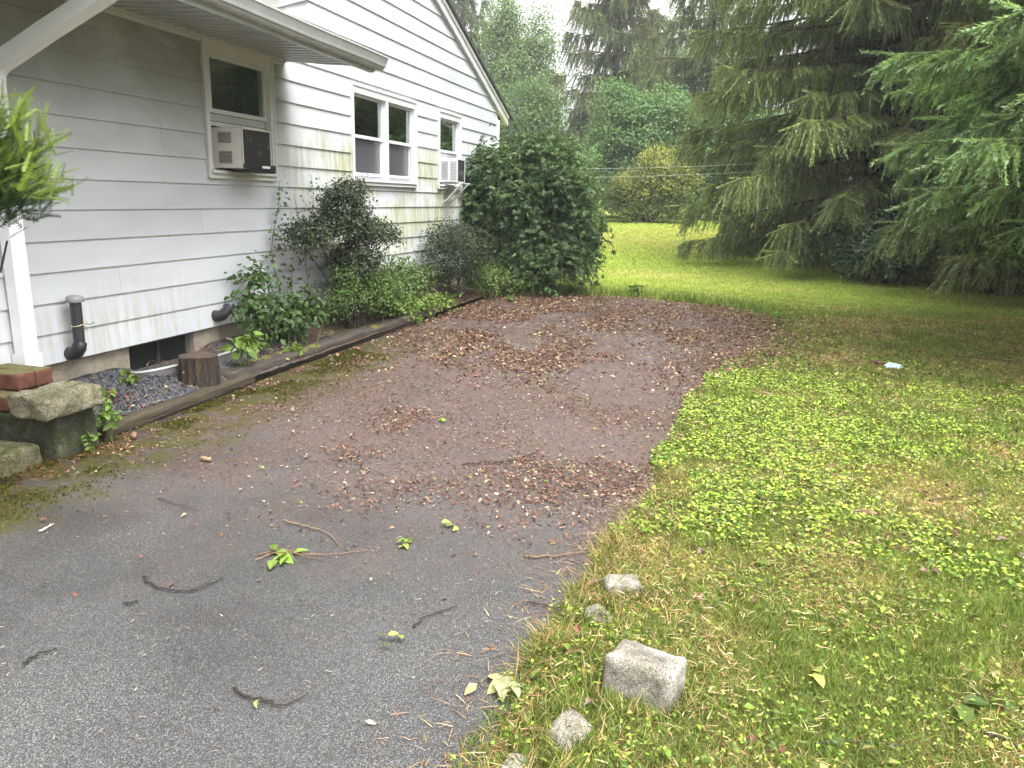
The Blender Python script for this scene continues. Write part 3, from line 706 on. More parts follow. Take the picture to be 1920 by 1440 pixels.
def timber(name, label, mat, x0, x1, y0, y1, z0, z1, rot, seed):
    o = rough_block(name, mat, x0, x1, y0, y1, z0, z1, rot, .006, .008, 40, seed)
    return tag(o, label, 'timber', 'timbers edging the bed')
timber('edging_timber', 'thin weathered timber beside the gravel and stump', M['timber_pale'], -3.83, -3.74, 3.74, 5.36, -.01, .085, R(.8), 9)
timber('edging_timber', 'long dark mossy railroad timber edging the planting bed', M['timber'], -4.0, -3.79, 5.13, 9.05, -.01, .125, R(-.6), 10)
tag(rough_block('plank', M['timber'], -4.16, -4.07, 5.55, 6.75, .10, .135, R(-3), .004, .006, 14, 31), 'short brown plank lying in the bed behind the long timber', 'plank')
bm = bmesh.new()
bmesh.ops.create_cone(bm, cap_ends=True, segments=36, radius1=.155, radius2=.142, depth=.25)
bmesh.ops.subdivide_edges(bm, edges=[e for e in bm.edges if abs(e.verts[0].co.z-e.verts[1].co.z) > .1], cuts=5)
for v in bm.verts:
    a_ = math.atan2(v.co.y, v.co.x); f_ = 1+.06*math.sin(a_*3+1)+.035*math.sin(a_*7+2)+.02*math.sin(a_*17); v.co.x *= f_; v.co.y *= f_
me = bpy.data.meshes.new('bark'); bm.to_mesh(me); bm.free(); me.materials.append(M['stump'])
st_ = empty('tree_stump', (-3.94, 4.91, .06), 'short sawn tree stump on the gravel behind the timber', 'stump')
ob = bpy.data.objects.new('bark', me); col.objects.link(ob); ob.parent = st_; ob.location = (0, 0, .12)
tp = PB(); th = np.linspace(0, 2*math.pi, 30, endpoint=False); ff = 1+.06*np.sin(th*3+1)+.035*np.sin(th*7+2)
ring = np.stack([.139*np.cos(th)*ff, .139*np.sin(th)*ff, .2475+.003*np.sin(th*4)], 1); tp.add(np.vstack([ring, [(0, 0, .251)]]), [(i, (i+1) % 30, 30) for i in range(30)], (.075, .055, .042)); tp.build('cut_face', M['bark'], st_)

ww = PB(); th = np.linspace(-.1, math.pi+.1, 30)
P = np.stack([BX0+.02+.30*np.maximum(np.sin(th), 0)**.6, 5.24-.60*np.cos(th), .215+.03*np.cos(th)*-1+.02*np.sin(th*2)], 1)
V = np.concatenate([P, P-[0, 0, .22], P+[.012, 0, .0], P-[-.012, 0, .22]]); n_ = len(P)
ww.add(V, [(i, i+1, n_+i+1, n_+i) for i in range(n_-1)]+[(2*n_+i, 3*n_+i, 3*n_+i+1, 2*n_+i+1) for i in range(n_-1)]+[(i, 2*n_+i, 2*n_+i+1, i+1) for i in range(n_-1)], (.12, .12, .12))
ww.tube(P+[.006, 0, .004], .012, 6, (.36, .36, .34))
tag(ww.build('window_well', M['metal']), 'curved metal window well around the basement window', 'window well')

# ------------------------------------------------------------------ leaf, needle and spray templates
L2 = (np.array([(0, 0, 0), (.28, .45, .07), (0, 1, -.08), (-.28, .45, .07)]), np.array([(0, 1, 2), (0, 2, 3)]))
L4 = (np.array([(0, 0, 0), (.30, .38, .10), (0, .5, 0), (-.30, .38, .10), (0, 1, -.16), (.2, .72, .0), (-.2, .72, .0)]),
      np.array([(0, 1, 2), (0, 2, 3), (1, 5, 2), (2, 5, 4), (2, 4, 6), (3, 2, 6)]))
ND = (np.array([(-.5, 0, 0), (.5, 0, 0), (0, 1, 0)]), np.array([(0, 1, 2)]))
BL = (np.array([(-.5, 0, 0), (.5, 0, 0), (-.38, .5, .06), (.38, .5, .06), (0, 1, .0)]), np.array([(0, 1, 3), (0, 3, 2), (2, 3, 4)]))
def merge(parts):
    V = []; F = []; n_ = 0
    for v, f in parts: V.append(v); F.append(np.asarray(f)+n_); n_ += len(v)
    return np.concatenate(V), np.concatenate(F)
def spruce_spray(n=13, wn=.055, ln=.17, seed=0, core=.05):
    """hanging shoot along +Y, unit length: a thin core and needle tufts all round"""
    r = np.random.default_rng(seed); parts = []
    parts.append((np.array([(-core/2, 0, 0), (core/2, 0, 0), (0, 1, 0)]), [(0, 1, 2)]))
    parts.append((np.array([(0, 0, -core/2), (0, 0, core/2), (0, 1, 0)]), [(0, 1, 2)]))
    for i in range(n):
        t = (i+.3)/n
        for k in range(3):
            a = r.uniform(0, 6.28); d = np.array([math.cos(a)*.62, .75, math.sin(a)*.62]); s = np.array([-math.sin(a), 0, math.cos(a)])
            p = np.array([0, t, 0]); l = ln*r.uniform(.7, 1.2)*(1-.35*t)
            parts.append((np.array([p-s*wn/2, p+s*wn/2, p+d*l]), [(0, 1, 2)]))
    return merge(parts)
SPR = [spruce_spray(seed=i) for i in range(3)]
SPR_FAR = [spruce_spray(7, .12, .26, seed=10+i, core=.10) for i in range(2)]
def rosette(n=7, droop=.35, wide=.26, seed=0):
    r = np.random.default_rng(seed); parts = []
    for i in range(n):
        a = 6.283*i/n+r.uniform(-.2, .2); l = r.uniform(.75, 1.1); ca, sa = math.cos(a), math.sin(a)
        for_ = np.array([ca, sa, 0]); s = np.array([-sa, ca, 0])
        parts.append((np.array([(0, 0, 0), for_*.45*l+s*wide*.5*l+[0, 0, .06], for_*l-[0, 0, droop*l], for_*.45*l-s*wide*.5*l+[0, 0, .06]]), [(0, 1, 2), (0, 2, 3)]))
    return merge(parts)
ROS = [rosette(7, .35, .30, i) for i in range(3)]
def palmate(seed=0):
    """hand-shaped lobed leaf lying along +Y"""
    parts = []
    for a, l in ((-1.9, .5), (-1.15, .78), (-.55, .95), (0, 1.05), (.55, .95), (1.15, .78), (1.9, .5)):
        d = np.array([math.sin(a), math.cos(a), 0]); s = np.array([math.cos(a), -math.sin(a), 0])
        parts.append((np.array([(0, 0, 0), d*.5*l+s*.17*l, d*l-[0, 0, .22*l], d*.5*l-s*.17*l]), [(0, 1, 2), (0, 2, 3)]))
    return merge(parts)
PAL = palmate()

# ------------------------------------------------------------------ conifers with hanging shoots
def curve_branch(base, az, L, up, sag, tipup, n=12):
    t = np.linspace(0, 1, n)
    h = np.array([math.cos(az), math.sin(az), 0])
    wob = np.cumsum(rng.normal(0, .012, n))*L
    side = np.array([-h[1], h[0], 0])
    return base + np.outer(L*t*(1-.06*t), h) + np.outer(wob, side) + np.outer(L*(up*t - sag*t**2 + tipup*t**3), [0, 0, 1.])

def spruce(name, label, loc, H, RB, hmin, group, dens=1., shoot=(.28, .7), far=False, nbr=None, rot=0., azlim=None, bare=0., colr=(.055, .075, .026), tipc=(.10, .125, .04), sag=.55, lat_len=.30, step=.16, width=1., vstep=.46):
    base = np.array([loc[0], loc[1], float(terrain(loc[0], loc[1]))])
    root = empty(name, base, label, 'tree', group)
    wood = PB(); crown = PB()
    zt = np.linspace(0, H, 14); wob = np.stack([np.sin(zt*.5)*.08, np.cos(zt*.4)*.08, zt], 1); wob[0, :2] = 0
    r0 = H*.016+.05
    wood.tube(wob, np.linspace(r0, .02, 14)*(1+.5*np.exp(-zt*2.2)), 12, (.075, .06, .048))
    SP = SPR_FAR if far else SPR
    h = hmin; aP, aD, aL, aC = [], [], [], []
    while h < H*.985:
        rel = (h-hmin)/(H-hmin); Lm = RB*(1-rel)**.85*(1 if rel > .08 else .8+.2*rel/.08)+.15
        nb = (nbr or 6)
        for i in range(nb):
            az = rot+6.283*i/nb+rng.uniform(-.35, .35)+h*2.1
            if azlim is not None:
                da = (az-azlim[0]+math.pi) % (2*math.pi)-math.pi
                if abs(da) > azlim[1]: continue
            L = Lm*rng.uniform(.72, 1.08); hb = h+rng.uniform(-.2, .2)
            P = curve_branch(np.array([0, 0, hb]), az, L, .10+.25*rel, sag*(1-.5*rel), sag*.55)
            P[:, 2] = np.maximum(P[:, 2], .45)
            wood.tube(P, np.linspace(.012+L*.008, .004, 12), 5, (.085, .068, .055), cap=False)
            T = nrm(np.gradient(P, axis=0)); side = nrm(np.cross(T, [0, 0, 1.]))
            ns = max(3, int(L/(step)*dens))
            t0 = bare if rng.random() < .85 else bare*.5
            ts = np.sort(rng.uniform(t0, 1, ns)); idx = ts*(len(P)-1); lo = np.minimum(idx.astype(int), len(P)-2); fr = (idx-lo)[:, None]
            p = P[lo]*(1-fr)+P[lo+1]*fr; tt = T[lo]; sd_ = side[lo]
            for sgn in (-1, 1):
                ll = lat_len*L**.5*rng.uniform(.5, 1.15, ns)*(1.1-.55*ts)
                d = nrm(tt*rng.uniform(.5, 1.1, (ns, 1))+sgn*sd_*rng.uniform(.6, 1.1, (ns, 1))+np.array([0, 0, -.25]))
                m_ = max(2, int(np.ceil(3.2*dens)))
                for j in range(m_):
                    u = (j+rng.uniform(.2, 1, ns))/m_
                    q = p+d*(ll*u)[:, None]+np.array([0, 0, -.22])*(ll*u*u)[:, None]
                    hang = nrm(np.stack([d[:, 0]*.35, d[:, 1]*.35, np.full(ns, -.9)], 1)+rng.normal(0, .16, (ns, 3)))
                    ln_ = rng.uniform(*shoot, ns)*(.55+.45*(1-rel))
                    ln_ = np.minimum(ln_, np.maximum(q[:, 2]-.05, .1))
                    aP.append(q); aD.append(hang); aL.append(ln_); aC.append(np.clip(rng.beta(2, 3, ns)*.8+.2*(ts-.3), 0, 1))
                # the lateral twig itself carries an outward shoot
                aP.append(p); aD.append(nrm(d+np.array([0, 0, -.12]))); aL.append(ll*1.25+.08); aC.append(np.clip(rng.beta(2, 2, ns), 0, 1))
            aP.append(P[-3:]); aD.append(nrm(T[-3:]+[0, 0, .05])); aL.append(np.full(3, .35)); aC.append(np.full(3, .9))
        h += (vstep if not far else 1.05)*(1-.35*rel)*rng.uniform(.8, 1.2)
    P = np.concatenate(aP); D = np.concatenate(aD); Ls = np.concatenate(aL); Cc = np.concatenate(aC)[:, None]
    up = nrm(rng.normal(size=P.shape)); Rm = frames(D, up)
    C = (np.array(colr)*(1-Cc)+np.array(tipc)*Cc)*(1+rng.uniform(-.35, .35, (len(P), 1)))*(1+.35*(vn(P[:, 0]+P[:, 2]*.7, P[:, 1]-P[:, 2]*.6, .9, 33)[:, None]-.5)*2)
    sel = rng.integers(0, len(SP), len(P))
    for k, T_ in enumerate(SP):
        m_ = sel == k; S = np.stack([Ls[m_]**.5*.62*width, Ls[m_], Ls[m_]**.5*.62*width], 1)
        scatter(crown, T_, P[m_], Rm[m_], S, C[m_])
    wood.build('trunk', M['bark'], root); crown.build('crown', M['needle'], root)
    return root

spruce('spruce_tree', 'big drooping spruce on the right, its curtain of shoots reaching the lawn', (2.9, 19.6), 27, 5.0, .9, 'conifers at the right side', 1.0, (.25, .75), vstep=.40, bare=.10, step=.115, colr=(.17, .215, .105), tipc=(.36, .42, .21))
spruce('spruce_tree', 'dark spruce at the right edge with bare inner limbs over the understory', (6.3, 14.6), 17, 4.3, 1.1, 'conifers at the right side', 1., (.25, .75), vstep=.40, bare=.25, colr=(.165, .205, .10), tipc=(.34, .39, .19), step=.13)
spruce('fir_tree', 'lighter green fir reaching in from the upper right edge', (4.9, 9.4), 13, 3.9, 1.75, 'conifers at the right side', 1.5, (.12, .30), nbr=11, vstep=.30, sag=.48, width=1.1, colr=(.18, .28, .14), tipc=(.36, .50, .26), lat_len=.36, step=.11, azlim=(math.pi, 1.7), bare=.1)
spruce('spruce_tree', 'spruce standing back between the two big right hand conifers', (7.2, 21.5), 22, 4.6, .8, 'conifers at the right side', .8, (.3, .8), step=.18, colr=(.18, .225, .11), tipc=(.36, .42, .21))
spruce('spruce_tree', 'tall dark spruce in the middle of the background behind the green shrubs', (-7.9, 48), 20, 6.2, 1.5, 'far conifers', .9, (.6, 1.5), far=True, step=.3, lat_len=.42, colr=(.13, .16, .08), tipc=(.26, .30, .14))
spruce('spruce_tree', 'misty spruce just beyond the roof edge of the house', (-20.5, 56), 21, 5.0, 2, 'far conifers', .8, (.6, 1.4), far=True, step=.34, lat_len=.42, colr=(.10, .135, .07), tipc=(.19, .23, .11))
spruce('spruce_tree', 'spruce behind the big drooping one, left of its top', (-2.2, 42), 18, 5.0, 1.5, 'far conifers', .8, (.5, 1.3), far=True, step=.32, lat_len=.42, colr=(.10, .13, .06), tipc=(.19, .22, .10))
spruce('spruce_tree', 'spruce deep in the wood behind the right hand conifers', (7.5, 27), 19, 5.0, 1., 'far conifers', .8, (.5, 1.2), far=True, step=.3, lat_len=.4, colr=(.09, .11, .05), tipc=(.16, .18, .08))

# ------------------------------------------------------------------ broadleaf trees and shrubs
def leafy(name, label, cat, group, loc, blobs, nleaf, size, c0, c1, mat='leaf', T=L2, stems=7, stemr=.03, stemc=(.07, .055, .045), shell=.55, clump=.16, per=16, base_spread=.15, z=None, up=.5, trunk=None, droop=0., crown_name='crown', ctop=None, xmin=None, rag=.07, lumps=0):
    """blobs = [(cx,cy,cz, rx,ry,rz)] relative to loc; leaves in clumps through the outer part of each blob"""
    b0 = np.array([loc[0], loc[1], float(terrain(*loc)) if z is None else z])
    root = empty(name, b0, label, cat, group); wood = PB(); crown = PB()
    bl = np.array(blobs, float)
    if lumps:
        q = bl[rng.integers(0, len(bl), lumps)]; dd = rdir(lumps); dd[:, 2] = np.abs(dd[:, 2])*.8+.05; sz = rng.uniform(.22, .42, (lumps, 1))
        bl = np.vstack([bl, np.hstack([q[:, :3]+nrm(dd)*q[:, 3:]*.92, q[:, 3:]*sz])])
    vol = np.prod(bl[:, 3:], 1)**.75; vol /= vol.sum()
    ncl = max(4, int(nleaf/per)); which = rng.choice(len(bl), ncl, p=vol); B = bl[which]
    d = rdir(ncl); d[:, 2] = np.where(d[:, 2] < -.5, -d[:, 2]*.5, d[:, 2])
    rr = (shell+(1-shell)*rng.random(ncl)**.6)*(1+rng.normal(0, rag, ncl))
    cc_ = B[:, :3]+d*B[:, 3:]*rr[:, None]
    cc_[:, 2] = np.maximum(cc_[:, 2], .03)
    n_ = ncl*per; ci = np.repeat(np.arange(ncl), per)
    cs = clump*rng.uniform(.6, 1.5, ncl)
    P = cc_[ci]+rng.normal(size=(n_, 3))*cs[ci][:, None]*np.array([1, 1, .7])
    P[:, 2] = np.maximum(P[:, 2], .02)
    if xmin is not None: P[:, 0] = np.maximum(P[:, 0], xmin-loc[0]+rng.random(n_)*.05)
    out = nrm((cc_-B[:, :3])/B[:, 3:]+1e-6)[ci]
    nv = nrm(out*.7+np.array([0, 0, up])+rng.normal(0, .45, (n_, 3)))
    dr_ = nrm(np.cross(nv, rng.normal(size=(n_, 3)))); dr_ = nrm(dr_+out*.5+np.array([0, 0, -droop]))
    Rm = frames(dr_, nv)
    tone = np.clip(rng.beta(2, 2.4, ncl)[ci]*.7+rng.random(n_)*.3, 0, 1)[:, None]
    C = (np.array(c0)*(1-tone)+np.array(c1)*tone)*(1+rng.uniform(-.2, .2, (n_, 1)))*(1+rng.uniform(-.06, .06, (n_, 3)))
    if ctop is not None:
        f_ = (rng.random(ncl)[ci] < ctop[1]*np.clip((P[:, 2]-ctop[2])/ctop[3], 0, 1))[:, None]
        C = np.where(f_, np.array(ctop[0])*(1+rng.uniform(-.25, .25, (n_, 1))), C)
    S = size*rng.uniform(.6, 1.25, n_)
    Ts = T if isinstance(T, list) else [T]; sel = rng.integers(0, len(Ts), n_)
    for k, T_ in enumerate(Ts): scatter(crown, T_, P[sel == k], Rm[sel == k], S[sel == k], C[sel == k])
    if trunk:
        th_, tr_ = trunk
        zt = np.linspace(0, th_, 8); wood.tube(np.stack([.05*np.sin(zt*1.3), .05*np.cos(zt)-.05, zt], 1), np.linspace(tr_, tr_*.45, 8), 10, stemc)
    pick = rng.choice(ncl, min(ncl, stems), replace=False)
    for i in pick:
        s = np.array([rng.normal(0, base_spread), rng.normal(0, base_spread), -.03]) if not trunk else np.array([0, 0, trunk[0]*rng.uniform(.35, .95)])
        e = cc_[i]; t = np.linspace(0, 1, 7)[:, None]; mid = (s+e)/2+np.array([0, 0, .15*np.linalg.norm(e-s)])+rng.normal(0, .06, 3)*np.linalg.norm(e-s)
        wood.tube((1-t)**2*s+2*t*(1-t)*mid+t**2*e, np.linspace(stemr, stemr*.25, 7), 5, stemc, cap=False)
    wood.build('trunk' if trunk else 'stem', M['bark'], root); crown.build(crown_name, M[mat], root)
    return root

# big dark shrub at the corner of the house
leafy('dark_shrub', 'big dark rounded shrub with whorled leaves at the far corner of the house', 'shrub', None, (-3.25, 12.9),
      [(0, 0, 1.25, .86, .9, 1.15), (-.55, -.3, 1.7, .62, .6, .8), (.0, .1, 1.95, .5, .6, .6), (.48, .1, .85, .5, .7, .75), (-.6, -.1, .9, .7, .7, .8), (0, -.1, .45, .9, .9, .5), (-.85, -.5, 1.5, .5, .5, .7)], 17000, .078, (.042, .08, .032), (.14, .21, .085), 'dull_leaf', [PAL, ROS[0]], stems=16, stemr=.022, shell=.5, clump=.10, per=7, lumps=14, base_spread=.12, z=.0, up=.7, droop=.3, xmin=-4.36, rag=.13)
# broadleaf evergreen beside the wall, irregular tiers
leafy('holly_shrub', 'dark small leaved evergreen shrub with lopsided tiers against the siding', 'shrub', None, (-4.0, 7.5),
      [(0, -.1, 1.12, .26, .52, .22), (.05, .45, 1.0, .24, .42, .17), (.05, -.2, 1.36, .2, .28, .18), (0, .12, .72, .26, .40, .24), (-.05, -.75, 1.02, .2, .3, .16), (0, .1, 1.5, .10, .18, .12)], 21000, .036, (.022, .036, .016), (.06, .085, .034), 'gloss_leaf', L2, stems=12, stemr=.012, stemc=(.04, .032, .026), xmin=-4.37, shell=.25, clump=.05, per=14, base_spread=.05, z=.10)
leafy('boxwood_shrub', 'low rounded dark shrub by the wall below the double window', 'shrub', None, (-3.95, 10.6),
      [(0, 0, .72, .42, .72, .42), (.05, -.4, .85, .28, .42, .27), (.05, .45, .70, .32, .48, .35), (0, 0, .35, .3, .5, .3)], 12000, .036, (.020, .032, .016), (.06, .085, .038), 'dull_leaf', L2, stems=10, stemr=.012, xmin=-4.37, shell=.5, clump=.06, per=14, base_spread=.06, z=.08)
leafy('leafy_shrub', 'fine leaved bright shrub in front of the holly at the timber', 'shrub', None, (-3.98, 7.6),
      [(0, 0, .38, .22, .6, .32), (.05, .4, .34, .22, .45, .28), (0, -.2, .58, .15, .35, .2)], 8200, .032, (.06, .115, .03), (.15, .23, .06), 'leaf', L2, stems=18, stemr=.008, shell=.3, clump=.05, per=14, base_spread=.1, z=.09)
leafy('nettle_patch', 'tall dark green weed plants with toothed leaves beside the clean-out pipe', 'plant', None, (-4.08, 6.25),
      [(-.05, -.35, .38, .14, .14, .38), (0, .05, .26, .17, .3, .24), (.05, .35, .26, .2, .3, .26), (-.1, -.2, .62, .10, .12, .2)], 1300, .07, (.045, .09, .03), (.11, .18, .06), 'leaf', L4, stems=26, stemr=.006, stemc=(.06, .09, .03), shell=.2, clump=.05, per=7, base_spread=.16, z=.12, droop=.4, crown_name='foliage')
leafy('undergrowth', 'soft light green undergrowth between the fine leaved shrub and the low rounded shrub', 'plant', None, (-3.98, 8.45),
      [(0, 0, .28, .2, .45, .26), (-.05, .5, .36, .18, .4, .3), (0, -.4, .36, .18, .35, .28)], 4200, .045, (.06, .115, .035), (.15, .22, .07), 'leaf', L2, stems=16, stemr=.005, stemc=(.1, .13, .05), shell=.2, clump=.06, per=10, base_spread=.2, z=.08, crown_name='foliage', xmin=-4.37)
leafy('weed_patch', 'bright yellow green weeds at the far end of the long timber', 'plant', None, (-3.92, 8.95),
      [(0, 0, .14, .2, .5, .14), (.1, .5, .12, .22, .45, .12), (0, -.5, .2, .2, .3, .16)], 1500, .06, (.09, .15, .025), (.19, .27, .05), 'leaf', L4, stems=16, stemr=.005, stemc=(.1, .13, .04), shell=.2, clump=.05, per=7, base_spread=.2, z=.05, droop=.3, crown_name='foliage')
leafy('herb_patch', 'willowy green herbs growing at the foot of the big dark shrub', 'plant', None, (-3.75, 11.5),
      [(0, 0, .26, .28, .55, .26), (.15, .45, .22, .3, .4, .22), (.5, .9, .14, .4, .4, .16)], 2600, .06, (.07, .12, .03), (.16, .22, .06), 'leaf', L2, stems=20, stemr=.005, stemc=(.09, .11, .04), shell=.2, clump=.06, per=9, base_spread=.25, z=.03, crown_name='foliage')
leafy('dark_weeds', 'dark leafy undergrowth between the holly and the low rounded shrub', 'plant', None, (-4.1, 9.2),
      [(0, 0, .3, .2, .55, .3), (0, .5, .3, .2, .4, .3), (-.05, -.3, .45, .15, .3, .25)], 1900, .055, (.045, .075, .025), (.12, .18, .055), 'leaf', L2, stems=14, stemr=.006, shell=.2, clump=.06, per=9, base_spread=.2, z=.12, crown_name='foliage')
for (x, y, h, s, lab, nn) in [(-3.86, 5.42, .34, .10, 'bright jagged weed with a leaf whorl growing between stump and timber', 46), (-3.98, 4.98, .14, .07, 'small light green seedling beside the stump', 26), (-4.15, 4.42, .08, .06, 'flat light green weed on the gravel near the window well', 26), (-4.0, 4.05, .12, .06, 'thin seedling on the gravel in front of the stump', 14), (-3.66, 3.70, .26, .055, 'bright green leafy sprout at the corner of the concrete block', 60), (-3.62, 3.52, .12, .04, 'small bluish sprout at the foot of the concrete block', 34), (-4.05, 5.85, .13, .07, 'low seedling in front of the window well end', 22), (-3.86, 6.1, .12, .07, 'low weed tuft behind the long timber', 24), (-3.70, 8.62, .12, .06, 'weed sprouting over the far end of the timber', 26), (-3.3, 11.3, .10, .05, 'small yellow green clump on the leaf litter by the herbs', 40), (-1.6, 12.9, .22, .09, 'broad leaved weed clump at the far edge of the driveway', 60), (.55, 10.5, .25, .06, 'thin tall weed at the right far edge of the leaf litter', 30)]:
    leafy('weed', lab, 'plant', 'small weeds', (x, y), [(0, 0, h*.6, s*.9, s*.9, h*.42)], nn, s, (.10, .17, .03), (.20, .30, .06), 'leaf', L4, stems=5, stemr=.004, stemc=(.12, .16, .05), shell=.3, clump=s*.25, per=3, base_spread=.01, z=float(bedz(x, y)) if x < -3.78 else .0, droop=.5, crown_name='foliage')
# climbing vines on the siding
def vine(label, y0, z1, lean, n, seed):
    r = np.random.default_rng(seed); root = empty('vine', (BX0+.03, y0, .25), label, 'vine', 'vines climbing the siding')
    t = np.linspace(0, 1, 16); P = np.stack([.02+.015*np.sin(t*9), lean*t+.06*np.sin(t*7+seed), t*z1], 1)
    s = PB(); s.tube(P, np.linspace(.005, .002, 16), 5, (.12, .13, .05)); s.build('stem', M['stick'], root)
    f = PB(); u = np.sort(r.uniform(.05, 1, n)); i = u*15; lo = np.minimum(i.astype(int), 14); fr = (i-lo)[:, None]; q = P[lo]*(1-fr)+P[lo+1]*fr
    side = np.where(r.random(n) < .5, -1, 1); q = q+np.stack([r.uniform(.01, .06, n), side*r.uniform(.01, .09, n), r.normal(0, .02, n)], 1)
    d = nrm(np.stack([r.uniform(.1, .6, n), side*1., r.uniform(-.9, .2, n)], 1)); nv = nrm(np.stack([np.full(n, 1.), r.normal(0, .4, n), np.full(n, .5)], 1))
    scatter(f, L4, q, frames(d, nv), .075*r.uniform(.5, 1.1, n)*(1.1-.5*u), jit((.10, .15, .04), n, .35, .12)); f.build('foliage', M['leaf'], root)
vine('left climbing vine reaching up beside the porch window', 6.62, 1.40, .06, 90, 1)
vine('right climbing vine reaching the sill height between two windows', 7.2, 1.48, .10, 80, 2)
vine('short climbing vine between the two taller vines', 6.9, 1.28, .12, 60, 3)
vine('thin vine right of the holly shrub', 9.1, .8, .05, 36, 4)

# far shrubbery and trees
G1, G2 = (.085, .17, .065), (.20, .31, .12)
leafy('green_shrub', 'broad leafy green shrub mass in the middle of the background', 'shrub', 'green shrubs beyond the lawn', (-4.6, 36.2),
      [(0, 0, 2.6, 2.3, 1.6, 2.4), (-.8, 0, 4.2, 1.4, 1.2, 1.3), (.9, .2, 4.4, 1.2, 1.2, 1.3), (-1.6, .3, 2.6, 1.4, 1.2, 1.8), (0, -.3, .8, 3.0, 1.4, .9), (-1.3, 0, 5.1, .8, .8, .8)], 34000, .15, G1, G2, 'leaf', L2, stems=20, stemr=.05, shell=.6, clump=.24, per=20, lumps=22, base_spread=.5)
leafy('green_shrub', 'arching green shrub behind the dark corner shrub', 'shrub', 'green shrubs beyond the lawn', (-7.4, 32.5),
      [(0, 0, 1.3, 1.3, 1.2, 1.3), (.3, 0, 2.2, 1.0, 1., .9), (-1.0, .2, 2.0, 1.2, 1., 1.2), (0, 0, .5, 1.7, 1.2, .6)], 16000, .12, (.07, .14, .05), (.18, .28, .09), 'leaf', L2, stems=16, stemr=.04, shell=.55, clump=.2, per=18, lumps=12, base_spread=.4)
leafy('green_shrub', 'green shrub at the right, half behind the drooping spruce', 'shrub', 'green shrubs beyond the lawn', (-1.2, 36.5),
      [(0, 0, 2.2, 1.8, 1.5, 2.1), (.2, 0, 4.0, 1.3, 1.2, 1.4), (1.8, .3, 2.4, 1.7, 1.3, 2.2), (.5, -.3, .8, 2.6, 1.4, .9)], 26000, .15, G1, G2, 'leaf', L2, stems=16, stemr=.05, shell=.6, clump=.24, per=20, lumps=14, base_spread=.5)
leafy('yellow_shrub', 'shrub with yellow orange leaves on its upper left, set before the green shrubs', 'shrub', None, (-3.9, 33.2),
      [(0, 0, 1.0, 1.7, 1.1, 1.1), (.35, 0, 2.1, .95, .9, .95), (-.9, -.1, 1.2, .9, .8, .8), (.1, -.1, .4, 2.0, 1.1, .5), (1.1, 0, 1.5, .8, .8, .8)], 19000, .10, (.07, .10, .03), (.18, .23, .06), 'leaf', L2, stems=26, stemr=.03, stemc=(.07, .05, .04), shell=.55, clump=.16, per=16, lumps=12, base_spread=.35, ctop=((.36, .36, .085), .6, .8, 1.6))
leafy('pale_tree', 'pale misty broadleaf tree with two pointed tops left of the middle spruce', 'tree', 'far broadleaf trees', (-15.3, 53),
      [(-1.3, 0, 9.2, 1.0, 1.1, 4.0), (1.2, 0, 8.8, 1.1, 1.1, 4.2), (0, 0, 6, 3.0, 2.4, 3.2)], 30000, .21, (.12, .20, .075), (.24, .33, .13), 'leaf', L2, stems=30, stemr=.09, shell=.45, lumps=16, clump=.42, per=22, trunk=(10, .28))
leafy('dark_tree', 'darker broadleaf tree standing below the pale tree by the roof edge', 'tree', 'far broadleaf trees', (-12.8, 44),
      [(0, 0, 3.8, 2.6, 2, 3.0), (-1.6, 0, 3.4, 2.2, 2, 2.8), (1.4, 0, 3.2, 1.7, 1.6, 2.4)], 22000, .18, (.075, .14, .05), (.16, .25, .09), 'leaf', L2, stems=24, stemr=.07, shell=.55, lumps=14, clump=.34, per=20, trunk=(4.5, .2))
leafy('dark_tree', 'broad dark tree far left behind the house roof', 'tree', 'far broadleaf trees', (-22, 50),
      [(0, 0, 4.5, 4, 3, 4), (3.0, 0, 3.5, 3, 2.4, 3.2)], 16000, .24, (.075, .14, .05), (.16, .25, .09), 'leaf', L2, stems=20, stemr=.07, shell=.55, clump=.4, per=20, trunk=(5, .25))
leafy('pale_tree', 'tall hazy broadleaf tree behind the middle spruce', 'tree', 'far broadleaf trees', (-6, 62),
      [(0, 0, 8, 4.5, 3.5, 6), (-4, 0, 5, 3.5, 3, 4)], 22000, .28, (.10, .17, .07), (.19, .27, .11), 'leaf', L2, stems=24, stemr=.1, shell=.5, clump=.5, per=22, trunk=(10, .3))
leafy('wood_tree', 'deep wood tree behind the right conifers, nearest the lawn', 'tree', 'trees deep in the right wood', (5.2, 30),
      [(0, 0, 3.2, 3.2, 2.5, 3.4), (0, 0, 6.5, 2.6, 2.2, 2.8)], 16000, .19, (.07, .12, .04), (.17, .25, .08), 'leaf', L2, stems=20, stemr=.07, shell=.5, clump=.36, per=20, trunk=(7, .2))
leafy('wood_tree', 'deep wood tree behind the right conifers, farthest right', 'tree', 'trees deep in the right wood', (12, 22),
      [(0, 0, 3.2, 3.4, 2.5, 3.6), (0, 0, 7, 3, 2.4, 3.2)], 16000, .19, (.07, .12, .04), (.17, .25, .08), 'leaf', L2, stems=20, stemr=.07, shell=.5, clump=.36, per=20, trunk=(7, .22))
for (x_, y_, lb) in ((9, 35, 'added unseen wood tree far behind the big drooping spruce, filling window reflections'), (15, 33, 'added unseen wood tree far right of the big drooping spruce, filling window reflections')):  # added unseen trees, placed to close the bright sky gap reflected in the windows
    leafy('wood_tree', lb, 'tree', 'trees deep in the right wood', (x_, y_),
      [(0, 0, 4, 4, 3, 4.2), (0, 0, 9, 3.2, 2.6, 4)], 14000, .24, (.07, .12, .04), (.17, .25, .08), 'leaf', L2, stems=16, stemr=.07, shell=.5, clump=.4, per=20, trunk=(8, .24))
